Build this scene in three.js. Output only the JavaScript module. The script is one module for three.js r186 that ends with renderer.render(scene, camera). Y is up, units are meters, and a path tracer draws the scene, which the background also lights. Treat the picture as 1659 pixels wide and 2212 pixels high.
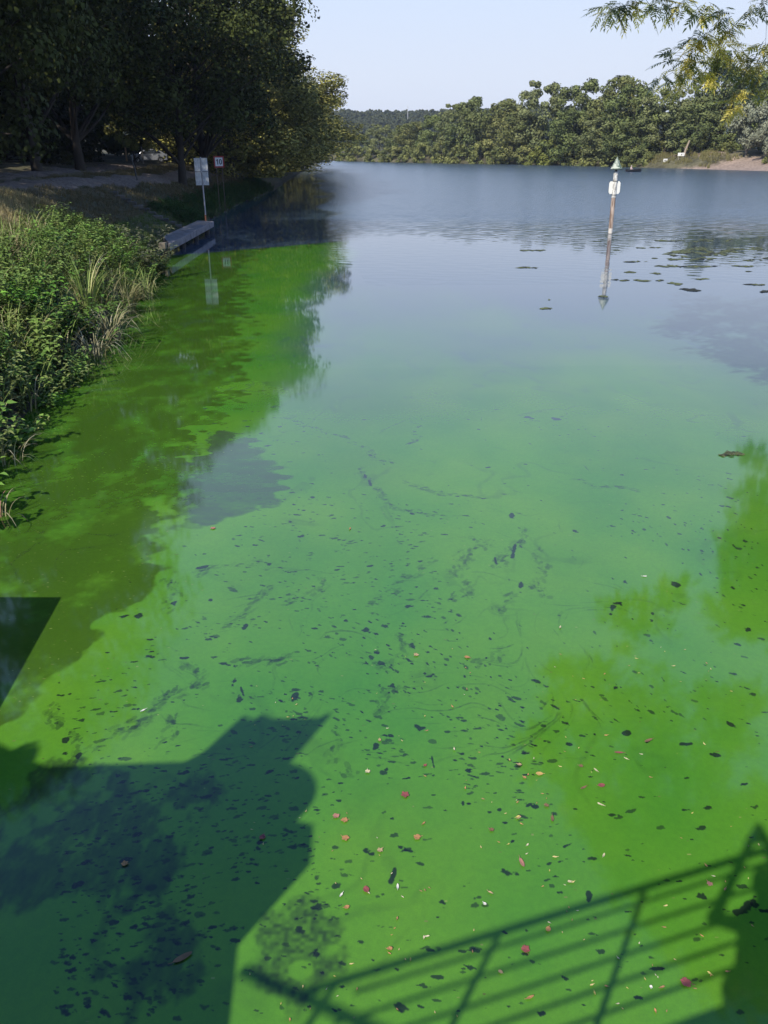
import * as THREE from 'three';
import { mergeGeometries, mergeVertices } from 'three/addons/utils/BufferGeometryUtils.js';
import { RoundedBoxGeometry } from 'three/addons/geometries/RoundedBoxGeometry.js';
import { MarchingCubes } from 'three/addons/objects/MarchingCubes.js';
import { FontLoader } from 'three/addons/loaders/FontLoader.js';
import { TextGeometry } from 'three/addons/geometries/TextGeometry.js';

// ------------------------------------------------------------------ camera, sky, sun, exposure
const scene = new THREE.Scene();
const EYE = 5, FPX = 1800, PITCH = Math.atan(786 / 1800), ROLL = 0.55 * Math.PI / 180;
const camera = new THREE.PerspectiveCamera(2 * Math.atan(1106 / FPX) * 180 / Math.PI, 0.75, 0.05, 6000);
camera.position.set(0, EYE, 0);
camera.rotation.set(-PITCH, 0, 0);
camera.rotateZ(-ROLL);
scene.add(camera);
const renderer = new THREE.WebGLRenderer({ antialias: true });
renderer.setSize(768, 1024);
renderer.toneMapping = THREE.LinearToneMapping;
renderer.toneMappingExposure = 1.0;
renderer.shadowMap.enabled = true;
// direction in which sunlight travels over the ground, and how high the sun stands
const SUN_AZ = 30.2 * Math.PI / 180, SUN_EL = 40.3 * Math.PI / 180;
const SD = new THREE.Vector2(Math.sin(SUN_AZ), -Math.cos(SUN_AZ));
const COT = 1 / Math.tan(SUN_EL);
const sun = new THREE.DirectionalLight(new THREE.Color().setRGB(1.0, 0.93, 0.80), 5.0);
sun.position.set(-SD.x * Math.cos(SUN_EL) * 200, Math.sin(SUN_EL) * 200, -SD.y * Math.cos(SUN_EL) * 200 - 40);
sun.target.position.set(0, 0, -40);
sun.castShadow = true;
sun.shadow.mapSize.set(4096, 4096);
Object.assign(sun.shadow.camera, { left: -150, right: 150, top: 150, bottom: -150, near: 1, far: 600 });
scene.add(sun, sun.target);
{
  const w = 256, h = 256, d = new Float32Array(w * h * 4);
  const stops = [[0, .80, .855, .985], [4, .77, .85, 1.0], [9, .69, .82, 1.04], [18, .55, .74, 1.08], [29, .34, .56, 1.0], [38, .16, .34, .74], [46, .085, .205, .50], [60, .05, .13, .37], [90, .04, .11, .32]];
  for (let j = 0; j < h; j++) {
    const e = Math.max(0, (j + .5) / h * 180 - 90);
    let k = 0; while (k < stops.length - 2 && e > stops[k + 1][0]) k++;
    const a = stops[k], b = stops[k + 1], t = Math.min(1, (e - a[0]) / (b[0] - a[0]));
    for (let i = 0; i < w; i++) { const o = (j * w + i) * 4; for (let c = 0; c < 3; c++) d[o + c] = a[c + 1] + (b[c + 1] - a[c + 1]) * t; d[o + 3] = 1; }
  }
  const sky = new THREE.DataTexture(d, w, h, THREE.RGBAFormat, THREE.FloatType);
  sky.mapping = THREE.EquirectangularReflectionMapping; sky.magFilter = sky.minFilter = THREE.LinearFilter; sky.needsUpdate = true;
  scene.background = sky; scene.environment = sky;
}
scene.fog = new THREE.FogExp2(new THREE.Color().setRGB(.62, .72, .95), 0.00015);

// ------------------------------------------------------------------ helpers
function RNG(s) { let a = s >>> 0; return () => { a = (a + 0x6D2B79F5) | 0; let t = Math.imul(a ^ (a >>> 15), 1 | a); t = (t + Math.imul(t ^ (t >>> 7), 61 | t)) ^ t; return ((t ^ (t >>> 14)) >>> 0) / 4294967296; }; }
const V = (x, y, z) => new THREE.Vector3(x, y, z);
const lerp = (a, b, t) => a + (b - a) * t;
const clamp = (x, a, b) => Math.min(b, Math.max(a, x));
const sstep = (a, b, x) => { const t = clamp((x - a) / (b - a), 0, 1); return t * t * (3 - 2 * t); };
function interp(pts, q) { let k = 0; while (k < pts.length - 2 && q > pts[k + 1][0]) k++; const a = pts[k], b = pts[k + 1]; return lerp(a[1], b[1], clamp((q - a[0]) / (b[0] - a[0]), 0, 1)); }
const PERM = new Float32Array(65536); { const r = RNG(77); for (let i = 0; i < 65536; i++) PERM[i] = r(); }
function noise(x, y) { const xi = Math.floor(x), yi = Math.floor(y), fx = x - xi, fy = y - yi, u = fx * fx * (3 - 2 * fx), v = fy * fy * (3 - 2 * fy), a = xi & 255, b = (xi + 1) & 255, c = (yi & 255) << 8, d = ((yi + 1) & 255) << 8; const p = PERM[a + c], q = PERM[b + c], r = PERM[a + d], s = PERM[b + d]; return p + (q - p) * u + (r - p + (p - q - r + s) * u) * v; }
function fbm(x, y, n = 4) { let s = 0, a = .5, t = 0; for (let i = 0; i < n; i++) { s += a * noise(x + i * 17.3, y + i * 9.1); t += a; a *= .5; x *= 2.03; y *= 2.03; } return s / t; }
// the ray of a picture point (measured on the photograph scaled to 1659 by 2212), used only to find out where things stand
function ray(x, y) { const u = x - 829.5, v = 1106 - y, c = Math.cos(ROLL), s = Math.sin(ROLL), a = u * c + v * s, b = -u * s + v * c; return V(a, b * Math.cos(PITCH) - FPX * Math.sin(PITCH), -(FPX * Math.cos(PITCH) + b * Math.sin(PITCH))); }
function onLevel(x, y, h = 0) { const r = ray(x, y), t = (h - EYE) / r.y; return V(r.x * t, h, r.z * t); }
function atDist(x, y, D) { const r = ray(x, y), t = D / Math.hypot(r.x, r.z); return V(r.x * t, EYE + r.y * t, r.z * t); }
function mirrored(x, y, D) { const r = ray(x, y), t = D / Math.hypot(r.x, r.z); return V(r.x * t, -EYE - r.y * t, r.z * t); }
const W2 = (x, y) => { const p = onLevel(x, y); return [p.x, p.z]; };

const used = new Map();
function numbered(n) { const k = used.get(n) || 0; used.set(n, k + 1); return k ? n + '_' + String(k).padStart(3, '0') : n; }
function shade(o) { o.traverse(q => { if (q.isMesh) { q.castShadow = true; q.receiveShadow = true; } }); return o; }
function tag(o, label, category, group, kind) { o.userData = { ...o.userData, label, category }; if (group) o.userData.group = group; if (kind) o.userData.kind = kind; return o; }
function thing(name, label, category, pos, turn = 0, group) { const o = new THREE.Group(); o.name = numbered(name); o.position.set(...pos); o.rotation.y = turn; scene.add(o); return tag(o, label, category, group); }
function part(name, geo, mat, parent) { const m = new THREE.Mesh(Array.isArray(geo) ? mergeGeometries(geo.map(g => plain(g))) : geo, mat); m.name = name; m.castShadow = m.receiveShadow = true; parent.add(m); return m; }
function single(name, geo, mat, label, category, group, kind) { const m = part(numbered(name), geo, mat, scene); return tag(m, label, category, group, kind); }
function struct(name, geo, mat) { const m = part(numbered(name), geo, mat, scene); m.userData = { kind: 'structure' }; return m; }
function copyOf(o, label, group) { const c = o.clone(); c.name = numbered(o.name.replace(/_\d{3}$/, '')); c.userData = { ...o.userData, label }; if (group) c.userData.group = group; scene.add(c); return c; }
function plain(g) { g = g.index ? g.toNonIndexed() : g; for (const k of Object.keys(g.attributes)) if (!['position', 'normal'].includes(k)) g.deleteAttribute(k); return g; }
const bx = (w, h, d, x = 0, y = 0, z = 0, r = 0) => { const g = r ? new RoundedBoxGeometry(w, h, d, 2, r) : new THREE.BoxGeometry(w, h, d); g.translate(x, y, z); return g; };
const std = (r, g, b, rough = .8, extra = {}) => new THREE.MeshStandardMaterial({ color: new THREE.Color().setRGB(r, g, b), roughness: rough, ...extra });
// a noisy colour texture in metres
function grain(c1, c2, { size = 256, scale = 12, oct = 4, contrast = 1.6, speck = 0, seed = 0 } = {}) {
  const d = new Uint8Array(size * size * 4), r = RNG(5 + seed), toS = x => Math.round(255 * (x <= .0031308 ? 12.92 * x : 1.055 * Math.pow(x, 1 / 2.4) - .055));
  for (let j = 0; j < size; j++) for (let i = 0; i < size; i++) {
    let t = clamp((fbm(i / size * scale + seed * 3, j / size * scale, oct) - .5) * contrast + .5 + (r() - .5) * speck, 0, 1);
    for (let c = 0; c < 3; c++) d[(j * size + i) * 4 + c] = toS(lerp(c1[c], c2[c], t)); d[(j * size + i) * 4 + 3] = 255;
  }
  const tx = new THREE.DataTexture(d, size, size); tx.colorSpace = THREE.SRGBColorSpace; tx.wrapS = tx.wrapT = THREE.MirroredRepeatWrapping; tx.magFilter = THREE.LinearFilter; tx.needsUpdate = true; return tx;
}
// tapered tube through points
function tube(pts, rad, seg = 6) {
  const pos = [], idx = [], nor = []; let prev = V(1, 0, .3).normalize();
  for (let i = 0; i < pts.length; i++) {
    const t = pts[Math.min(i + 1, pts.length - 1)].clone().sub(pts[Math.max(i - 1, 0)]).normalize();
    const a = prev.clone().sub(t.clone().multiplyScalar(prev.dot(t))); if (a.length() < .01) a.set(0, 0, 1).cross(t); a.normalize(); prev = a; const b = t.clone().cross(a);
    for (let k = 0; k < seg; k++) { const w = k / seg * Math.PI * 2, n = a.clone().multiplyScalar(Math.cos(w)).addScaledVector(b, Math.sin(w)); pos.push(pts[i].x + n.x * rad[i], pts[i].y + n.y * rad[i], pts[i].z + n.z * rad[i]); nor.push(n.x, n.y, n.z); }
    if (i) for (let k = 0; k < seg; k++) { const p = (i - 1) * seg + k, q = (i - 1) * seg + (k + 1) % seg; idx.push(p, q, p + seg, q, q + seg, p + seg); }
  }
  const g = new THREE.BufferGeometry(); g.setAttribute('position', new THREE.Float32BufferAttribute(pos, 3)); g.setAttribute('normal', new THREE.Float32BufferAttribute(nor, 3)); g.setIndex(idx); return g;
}
function rawGeo(pos, nor, col, uv) {
  if (nor && !nor.fixed && pos.length === nor.length && pos.length % 9 === 0 && nor[0] * nor[0] + nor[1] * nor[1] + nor[2] * nor[2] > .5) for (let i = 0; i < pos.length; i += 9) {   // faces wound the way their normals point
    const ax = pos[i + 3] - pos[i], ay = pos[i + 4] - pos[i + 1], az = pos[i + 5] - pos[i + 2], bx2 = pos[i + 6] - pos[i], by = pos[i + 7] - pos[i + 1], bz = pos[i + 8] - pos[i + 2];
    if ((ay * bz - az * by) * nor[i] + (az * bx2 - ax * bz) * nor[i + 1] + (ax * by - ay * bx2) * nor[i + 2] < 0) for (const a of col ? [pos, nor, col] : [pos, nor]) for (let c = 3; c < 6; c++) { const t = a[i + c]; a[i + c] = a[i + c + 3]; a[i + c + 3] = t; }
  } const g = new THREE.BufferGeometry(); g.setAttribute('position', new THREE.Float32BufferAttribute(pos, 3)); if (nor) g.setAttribute('normal', new THREE.Float32BufferAttribute(nor, 3)); else g.computeVertexNormals(); if (col) g.setAttribute('color', new THREE.Float32BufferAttribute(col, 3)); if (uv) g.setAttribute('uv', new THREE.Float32BufferAttribute(uv, 2)); return g; }
// body from tapered bones, meshed as one surface
function fleshed(bones, cell, k = .05) {
  const lo = V(1e9, 1e9, 1e9), hi = V(-1e9, -1e9, -1e9);
  for (const [a, b, ra, rb] of bones) { lo.min(a.clone().subScalar(ra + .05)).min(b.clone().subScalar(rb + .05)); hi.max(a.clone().addScalar(ra + .05)).max(b.clone().addScalar(rb + .05)); }
  const c = lo.clone().add(hi).multiplyScalar(.5), half = Math.max(hi.x - lo.x, hi.y - lo.y, hi.z - lo.z) / 2, res = Math.min(150, Math.ceil(2 * half / cell) + 6), s = half * 1.06;
  const mc = new MarchingCubes(res, new THREE.MeshBasicMaterial(), false, false, 120000); mc.isolation = 0;
  const p = V(0, 0, 0), ab = V(0, 0, 0), ap = V(0, 0, 0);
  for (let z = 0; z < res; z++) for (let y = 0; y < res; y++) for (let x = 0; x < res; x++) {
    p.set((x - res / 2) / (res / 2) * s + c.x, (y - res / 2) / (res / 2) * s + c.y, (z - res / 2) / (res / 2) * s + c.z); let d = 9;
    for (const [a, b, ra, rb] of bones) { ab.subVectors(b, a); ap.subVectors(p, a); const t = clamp(ap.dot(ab) / Math.max(1e-9, ab.lengthSq()), 0, 1); const q = ap.addScaledVector(ab, -t).length() - lerp(ra, rb, t); const h = clamp(.5 + .5 * (d - q) / k, 0, 1); d = lerp(d, q, h) - k * h * (1 - h); }
    mc.field[x + y * res + z * res * res] = -d;
  }
  mc.update(); const n = mc.count; let g = new THREE.BufferGeometry(); const a = mc.positionArray.slice(0, n * 3);
  for (let i = 0; i < n; i++) { a[i * 3] = a[i * 3] * s + c.x; a[i * 3 + 1] = a[i * 3 + 1] * s + c.y; a[i * 3 + 2] = a[i * 3 + 2] * s + c.z; }
  g.setAttribute('position', new THREE.Float32BufferAttribute(a, 3)); g = mergeVertices(g, 1e-4); g.computeVertexNormals(); return g;
}

const PATHS = [];
const onPath = (x, z) => PATHS.some(p => Math.hypot(p[0] - x, p[1] - z) < p[2]);
// ------------------------------------------------------------------ left bank terrain
const WL = [[-600, -75], [-430, -42], [-347, -27], [-260, -21], [-167, -16.8], [-120, -14.4], [-89, -14.1], [-66, -13.3], [-58, -13.2], [-47, -12.2], [-43, -11.2], [-34, -9.4], [-24.3, -8.3], [-17.9, -7.5], [-13.7, -6.9], [-9.8, -6.5], [-3, -6.4], [20, -6]];
const shoreX = z => interp(WL, z) + (noise(z * .7, 3.3) - .5) * .5;
const PROFILE = [[-30, -2.5], [-3, -1.6], [0, -.05], [.5, .4], [2, 1.05], [4.5, 2.0], [7.5, 3.05], [11, 3.6], [20, 4.3], [40, 5.2], [120, 11], [400, 20]];
function groundY(x, z) { const s = shoreX(z) - x; let h = interp(PROFILE, s); if (s > 0) h += (fbm(x * .35, z * .35, 3) - .5) * Math.min(.55, s * .12) + (fbm(x * 1.7, z * 1.7, 2) - .5) * Math.min(.16, s * .05); return h; }
function onGround(px, py) { const r = ray(px, py).normalize(); let t = 4; for (let i = 0; i < 4000; i++) { t += .12 + t * .001; const x = r.x * t, y = EYE + r.y * t, z = r.z * t; if (y <= groundY(x, z)) return V(x, groundY(x, z), z); if (t > 500) break; } return V(r.x * t, groundY(r.x * t, r.z * t), r.z * t); }
function grid(xs, zs, fn, color) {
  const pos = [], idx = [], uv = [], col = []; const n = xs.length;
  for (const z of zs) for (const x of xs) { const p = fn(x, z); pos.push(p[0], p[1], p[2]); uv.push(p[0], -p[2]); if (color) col.push(...color(p[0], p[2], p[1])); }
  for (let j = 0; j + 1 < zs.length; j++) for (let i = 0; i + 1 < n; i++) { const a = j * n + i; idx.push(a, a + 1, a + n, a + 1, a + n + 1, a + n); }
  const g = new THREE.BufferGeometry(); g.setAttribute('position', new THREE.Float32BufferAttribute(pos, 3)); g.setAttribute('uv', new THREE.Float32BufferAttribute(uv, 2)); if (color) g.setAttribute('color', new THREE.Float32BufferAttribute(col, 3)); g.setIndex(idx); g.computeVertexNormals(); return g;
}
const seq = (a, b, n, pow = 1) => Array.from({ length: n + 1 }, (_, i) => a + (b - a) * Math.pow(i / n, pow));
{
  const soil = grain([.50, .50, .50], [1, 1, 1], { scale: 30, oct: 5, contrast: 2.2, speck: .3 }); soil.repeat.set(.25, .25);
  const m = new THREE.MeshStandardMaterial({ vertexColors: true, map: soil, roughness: 1, side: THREE.DoubleSide });
  const ss = [...seq(-25, -1, 6), ...seq(-.8, 9, 50), ...seq(9.5, 45, 60), ...seq(48, 380, 24)];
  const g = grid(ss, [...seq(18, -6, 12), ...seq(-7, -110, 260), ...seq(-112, -560, 110)], (s, z) => { const x = shoreX(z) - s; return [x, groundY(x, z), z]; },
    (x, z, y) => { const n = fbm(x * .5, z * .5, 4), dry = sstep(.42, .62, n) * sstep(1.5, 3, y); const wet = 1 - sstep(.1, .7, y); return [lerp(lerp(.085, .19, dry), .03, wet), lerp(lerp(.085, .155, dry), .028, wet), lerp(lerp(.045, .095, dry), .016, wet)]; });
  struct('ground', g, m);
  // trodden paths on the bank top
  const dirt = grain([.11, .088, .08], [.22, .18, .16], { scale: 26, oct: 5, contrast: 2, speck: .35, seed: 2 }); dirt.repeat.set(.3, .3);
  const pm = new THREE.MeshStandardMaterial({ map: dirt, roughness: 1, side: THREE.DoubleSide });
  const ribbons = [[[[-60, 404], [40, 399], [140, 393], [240, 390], [330, 384], [400, 377], [450, 372]], 2.3], [[[-40, 384], [60, 375], [130, 369], [210, 364], [300, 357]], 2.6]];
  for (const [px, w] of ribbons) {
    const c = new THREE.CatmullRomCurve3(px.map(q => onGround(...q))), pos = [], uv = [], idx = [], N = 140, M = 8;
    for (let i = 0; i <= N; i++) { const p = c.getPoint(i / N), t = c.getTangent(i / N), nx = -t.z, nz = t.x, l = Math.hypot(nx, nz); for (let k = 0; k <= M; k++) { const e = (k / M - .5) * 2, ww = w * .5 * (1 + .35 * (noise(i * .23, e > 0 ? 3 : 8) - .5) * 2) * e, x = p.x + nx / l * ww, z = p.z + nz / l * ww; pos.push(x, groundY(x, z) + .035 - .05 * Math.abs(e) ** 6, z); uv.push(x, -z); } if (i) for (let k = 0; k < M; k++) { const a = (i - 1) * (M + 1) + k; idx.push(a, a + 1, a + M + 1, a + 1, a + M + 2, a + M + 1); } }
    for (let i = 0; i <= N; i++) { const p = c.getPoint(i / N); PATHS.push([p.x, p.z, w * .5]); } const g2 = rawGeo(pos, [...pos].fill(0), null, uv); g2.setIndex(idx); g2.computeVertexNormals(); struct('path', g2, pm);
  }
}
// ------------------------------------------------------------------ far bank: a shore line with land behind it
const FAR = [[-90, -560], [-24, -412], [13, -326], [46, -272], [65, -224], [79, -183], [82, -150], [62, -106], [27, -40], [13, -14], [10, 4], [10, 20]].map(a => V(a[0], 0, a[1]));
const farCurve = new THREE.CatmullRomCurve3(FAR, false, 'centripetal');
const RAMP = 0.447;   // where along the shore the slipway runs
function farAt(t, s) { const p = farCurve.getPointAt(clamp(t, 0, 1)), q = farCurve.getTangentAt(clamp(t, 0, 1)); const nx = -q.z, nz = q.x, l = Math.hypot(nx, nz), k = nx > 0 ? 1 : -1; return V(p.x + k * nx / l * s, 0, p.z + k * nz / l * s); }
let rampT = 0; { let best = 1e9; for (let i = 0; i <= 2000; i++) { const p = farCurve.getPointAt(i / 2000), d = Math.hypot(p.x - 74, p.z + 197); if (d < best) { best = d; rampT = i / 2000; } } }
const farLen = farCurve.getLength();
function farH(t, s) { if (s < 0) return s * .25; const d = (t - rampT) * farLen, steep = interp([[0, 0], [1.2, .9], [4, 2.1], [12, 3.4], [30, 4.0], [120, 6], [600, 14]], s), ramp = interp([[0, 0], [3, .3], [10, 1.7], [22, 3.5], [34, 4.1], [120, 6], [600, 14]], s); const k = sstep(-13, -6, d - s * .25) * (1 - sstep(16, 24, d)); return lerp(steep, ramp, k) + (fbm(t * 140, s * .3, 3) - .5) * .35 * sstep(0, 3, s); }
const farP = (t, s) => { const p = farAt(t, s); p.y = farH(t, s); return p; };
function shoreT(px) { let best = 1e9, bt = 0; const ux = ray(px, 360); for (let i = 0; i <= 1500; i++) { const t = i / 1500, p = farCurve.getPointAt(t); if (p.z > -100) break; const d = Math.abs(p.x / -p.z - ux.x / -ux.z); if (d < best) { best = d; bt = t; } } return bt; }
{
  const soil = grain([.55, .55, .55], [1, 1, 1], { scale: 24, oct: 5, contrast: 2, speck: .3, seed: 4 }); soil.repeat.set(.12, .12);
  const m = new THREE.MeshStandardMaterial({ vertexColors: true, map: soil, roughness: 1, side: THREE.DoubleSide });
  const ts = [], near = rampT - 45 / farLen, far2 = rampT + 30 / farLen; for (let i = 0; i <= 60; i++) ts.push(near * i / 60); for (let i = 1; i <= 90; i++) ts.push(lerp(near, far2, i / 90)); for (let i = 1; i <= 40; i++) ts.push(lerp(far2, 1, i / 40));
  const g = grid([...seq(-10, 0, 3), ...seq(.4, 40, 60), ...seq(44, 600, 18)], ts, (s, t) => { const p = farP(t, s); return [p.x, p.y, p.z, t, s]; });
  const col = []; const ss = [...seq(-10, 0, 3), ...seq(.4, 40, 60), ...seq(44, 600, 18)];
  for (const t of ts) for (const s of ss) { const d = (t - rampT) * farLen, n = fbm(t * 260, s * .5, 4); const sand = Math.max(sstep(-11, -7.5, d - s * .3 + n * 5 - 2.5) * (1 - sstep(14, 20, d)) * (1 - sstep(24, 28, s)), sstep(7.5, 9, s + n * 2) * (1 - sstep(13, 15, s)) * sstep(-42, -32, d) * (1 - sstep(-14, -8, d)), (1 - sstep(.5, 1.4, s + n)) * sstep(-16, -12, d) * (1 - sstep(40, 50, d))); const gr = lerp(.075, .16, sstep(.4, .6, n)); col.push(lerp(gr, .42, sand), lerp(gr * .92, .315, sand), lerp(gr * .5, .255, sand)); }
  g.setAttribute('color', new THREE.Float32BufferAttribute(col, 3));
  struct('ground', g, m);
}
// the bed and everything beyond the horizon
{ const g = new THREE.PlaneGeometry(9000, 9000); g.rotateX(-Math.PI / 2); g.translate(0, -2.6, -1500); struct('ground', g, std(.06, .065, .035, 1)); }

// ------------------------------------------------------------------ water with its film of algae
const tS = x => x <= 0 ? 0 : Math.min(255, Math.round(255 * (x <= .0031308 ? 12.92 * x : 1.055 * Math.pow(x, 1 / 2.4) - .055)));
const EDGE = [[100, 1500], [180, 1390], [265, 1310], [320, 1270], [395, 1140], [430, 1000], [500, 860], [540, 720], [530, 570]].map(q => W2(...q)).map(q => [-q[1], q[0] - (q[1] < -10 ? .2 : 0)]);   // edge of the bright film: [distance, x]
EDGE.unshift([-W2(0, 1570)[1], W2(0, 1570)[0]]);
const CLEAR = [[432, 965], [470, 925], [545, 955], [600, 1005], [618, 1050], [570, 1105], [490, 1122], [418, 1150], [398, 1050]].map(q => W2(...q));
function insidePoly(P, x, z) { let c = false, dmin = 1e9; for (let i = 0, j = P.length - 1; i < P.length; j = i++) { const [xi, zi] = P[i], [xj, zj] = P[j]; if ((zi > z) !== (zj > z) && x < (xj - xi) * (z - zi) / (zj - zi) + xi) c = !c; const dx = xj - xi, dz = zj - zi, t = clamp(((x - xi) * dx + (z - zi) * dz) / (dx * dx + dz * dz), 0, 1), d = Math.hypot(x - xi - dx * t, z - zi - dz * t); if (d < dmin) dmin = d; } return c ? dmin : -dmin; }
// gaps in the film and dark scum, where the photograph shows the larger ones: x, y, long and short half axes and turn, in picture points
const GAPS = [[1098, 1885, 16, 9, .2], [495, 1437, 16, 5, .1], [518, 1512, 9, 8, 0], [505, 1472, 5, 10, .2], [522, 1490, 3, 14, -.3], [636, 1505, 9, 12, .5], [903, 1570, 14, 6, .35], [1482, 1607, 16, 3.5, .05], [1460, 1262, 11, 5, .4], [1618, 1360, 8, 6, .2], [1125, 1265, 5, 13, .1], [1322, 1315, 6, 12, .2], [1335, 1303, 10, 2.5, 0], [850, 1888, 6, 22, .25], [790, 1838, 8, 12, -.3], [800, 1845, 12, 6, .4], [865, 1830, 9, 6, .4], [885, 1838, 16, 4, .2], [1605, 1960, 22, 12, -.5], [1628, 1948, 12, 12, 0], [1272, 1935, 6, 13, .2], [960, 1952, 9, 7, .6], [1577, 1563, 14, 5, .6], [1545, 1630, 12, 4, .1], [325, 1418, 12, 5, .1], [400, 1421, 14, 3.5, 0], [378, 1302, 9, 5, -.5], [456, 1297, 6, 4, 0], [528, 1355, 5, 8, .6], [790, 1362, 9, 5, .2], [850, 1483, 9, 5, .1], [930, 1460, 10, 4, -.3], [1070, 1210, 4, 9, -.2], [1350, 1255, 6, 5, 0], [650, 1158, 9, 3, -.1], [583, 1217, 14, 5, .1], [440, 1225, 18, 3, -.25], [1150, 904, 14, 4, .2], [1200, 905, 10, 2.5, .1], [675, 1075, 8, 3, -.3], [790, 1030, 4, 8, -.5], [800, 1045, 3, 10, -.4], [890, 1110, 12, 3, .3], [1495, 627, 24, 4, .1], [880, 1310, 6, 4, 0], [1105, 1110, 8, 6, .8], [825, 1137, 7, 3, -.3], [685, 2060, 9, 10, .2], [812, 1612, 5, 9, .5], [935, 1645, 3, 16, -.2], [835, 1662, 5, 4, 0], [1080, 1749, 5, 4, 0], [1000, 1735, 3, 5, 0], [1245, 1748, 7, 3, .1], [1480, 1749, 8, 3, 0], [1225, 1826, 10, 4, -.4], [730, 1730, 7, 4, .3], [1120, 1653, 11, 6, 0], [1355, 1583, 10, 7, 0], [1400, 1601, 9, 4, 0], [300, 1330, 10, 4, -.2], [270, 1330, 12, 3, -.2], [140, 1600, 12, 5, -.6], [170, 1632, 8, 5, -.5], [1330, 1485, 6, 3, 0], [1110, 1190, 4, 14, .2]];
function gapStamps() {
  const out = []; const rg = RNG(31);
  for (const [px, py, a, b, tilt] of GAPS) { const c = onLevel(px, py), ex = onLevel(px + a * Math.cos(tilt), py + a * Math.sin(tilt)), ey = onLevel(px - b * Math.sin(tilt), py + b * Math.cos(tilt)); out.push([c.x, c.z, ex.x - c.x, ex.z - c.z, ey.x - c.x, ey.z - c.z, .9, rg() * 50]); }
  // many small ones, drawn out along the drift
  for (let i = 0; i < 7000; i++) {
    const px = 120 + rg() * 1560, py = 720 + Math.pow(rg(), .9) * 1480, big = rg(); const c = onLevel(px, py); if (c.x < interp(EDGE, -c.z) - .3) continue;
    const dens = .12 + .88 * sstep(.48, .6, fbm(c.x * .6 + 4, c.z * .45, 4)); if (rg() > dens) continue;
    const L = (.007 + .026 * big * big * big + .009 * rg()) * (1 + -c.z * .05), an = -.5 + (noise(c.x * .4, c.z * .4) - .5) * 2.2 + (rg() - .5) * .8, e = .25 + .4 * rg(); out.push([c.x, c.z, L * Math.cos(an), -L * Math.sin(an), L * e * Math.sin(an), L * e * Math.cos(an), .55 + .4 * rg(), rg() * 50]);
  }
  // torn threads of open water
  const threads = [[[590, 880], [660, 850], [700, 830]], [[600, 900], [760, 960], [850, 1000]], [[780, 1010], [830, 1070], [900, 1110], [950, 1120]], [[1040, 1160], [1005, 1220], [1000, 1270], [970, 1300]], [[1130, 1140], [1110, 1190], [1090, 1230]], [[1165, 1180], [1170, 1230], [1165, 1290]], [[950, 1210], [910, 1240], [850, 1260], [790, 1300]], [[620, 1260], [560, 1290], [530, 1320], [470, 1350]], [[560, 1210], [500, 1225], [430, 1250]], [[380, 1250], [370, 1290], [345, 1320]], [[1085, 1400], [1070, 1430], [1055, 1450]], [[870, 1370], [865, 1410], [840, 1430], [800, 1445]], [[720, 1580], [750, 1600], [760, 1640], [780, 1670]], [[440, 1470], [330, 1530], [250, 1570], [190, 1600]], [[400, 1500], [300, 1540], [240, 1560]], [[150, 1520], [130, 1550], [150, 1590], [110, 1650]], [[880, 960], [900, 930], [905, 920]], [[640, 1400], [590, 1420], [500, 1440]], [[430, 1420], [440, 1460], [400, 1490]], [[1090, 1280], [1075, 1310], [1060, 1330]], [[830, 1470], [810, 1500], [815, 1540]], [[700, 1250], [680, 1280], [640, 1310]], [[1000, 1160], [1030, 1190], [1010, 1240]], [[1380, 1060], [1340, 1050], [1230, 1040]], [[880, 1035], [960, 1060], [1060, 1080]], [[950, 690], [1000, 705], [1030, 725]], [[360, 1610], [380, 1570], [372, 1540]]];
  for (const th of threads) { const c = new THREE.CatmullRomCurve3(th.map(q => onLevel(...q))); const L = c.getLength(), n = Math.ceil(L / .02); for (let i = 0; i < n; i++) { const t = rg(), p = c.getPointAt(t), q = c.getTangentAt(t), wob = (fbm(p.x * 2.3, p.z * 2.3, 2) - .5) * .5 + (rg() - .5) * .07 * (1 + rg() * 2), s = .02 + .06 * rg(), fade = .10 + .5 * rg() * rg(); p.x += -q.z * wob; p.z += q.x * wob; const ja = (rg() - .5) * 1.3, qx = q.x * Math.cos(ja) - q.z * Math.sin(ja), qz = q.x * Math.sin(ja) + q.z * Math.cos(ja); out.push([p.x, p.z, qx * s * .95, qz * s * .95, -qz * s * .42, qx * s * .42, fade, rg() * 50]); } }
  for (let i = 0; i < 260; i++) { const px = 330 + rg() * 980, py = 880 + rg() * 780; const c = onLevel(px, py); if (c.x < interp(EDGE, -c.z) + .2 || fbm(c.x * .4 + 2, c.z * .3, 2) < .42) continue; let x = c.x, z = c.z; const n = 6 + Math.floor(rg() * rg() * 24), st = .03 + .02 * rg(), bs = .07 + .3 * rg() * rg(); for (let k = 0; k < n; k++) { const an = .55 + (fbm(x * 1.1, z * .9, 4) - .5) * 7, s2 = .018 + .03 * rg(); x += Math.cos(an) * st; z -= Math.sin(an) * st; out.push([x, z, Math.cos(an) * s2 * 1.8, -Math.sin(an) * s2 * 1.8, Math.sin(an) * s2 * .3, Math.cos(an) * s2 * .3, bs * (.4 + .8 * rg()) * Math.sin(Math.PI * (k + .5) / n), rg() * 50]); } }
  return out;
}
const STAMPS = gapStamps();
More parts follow.
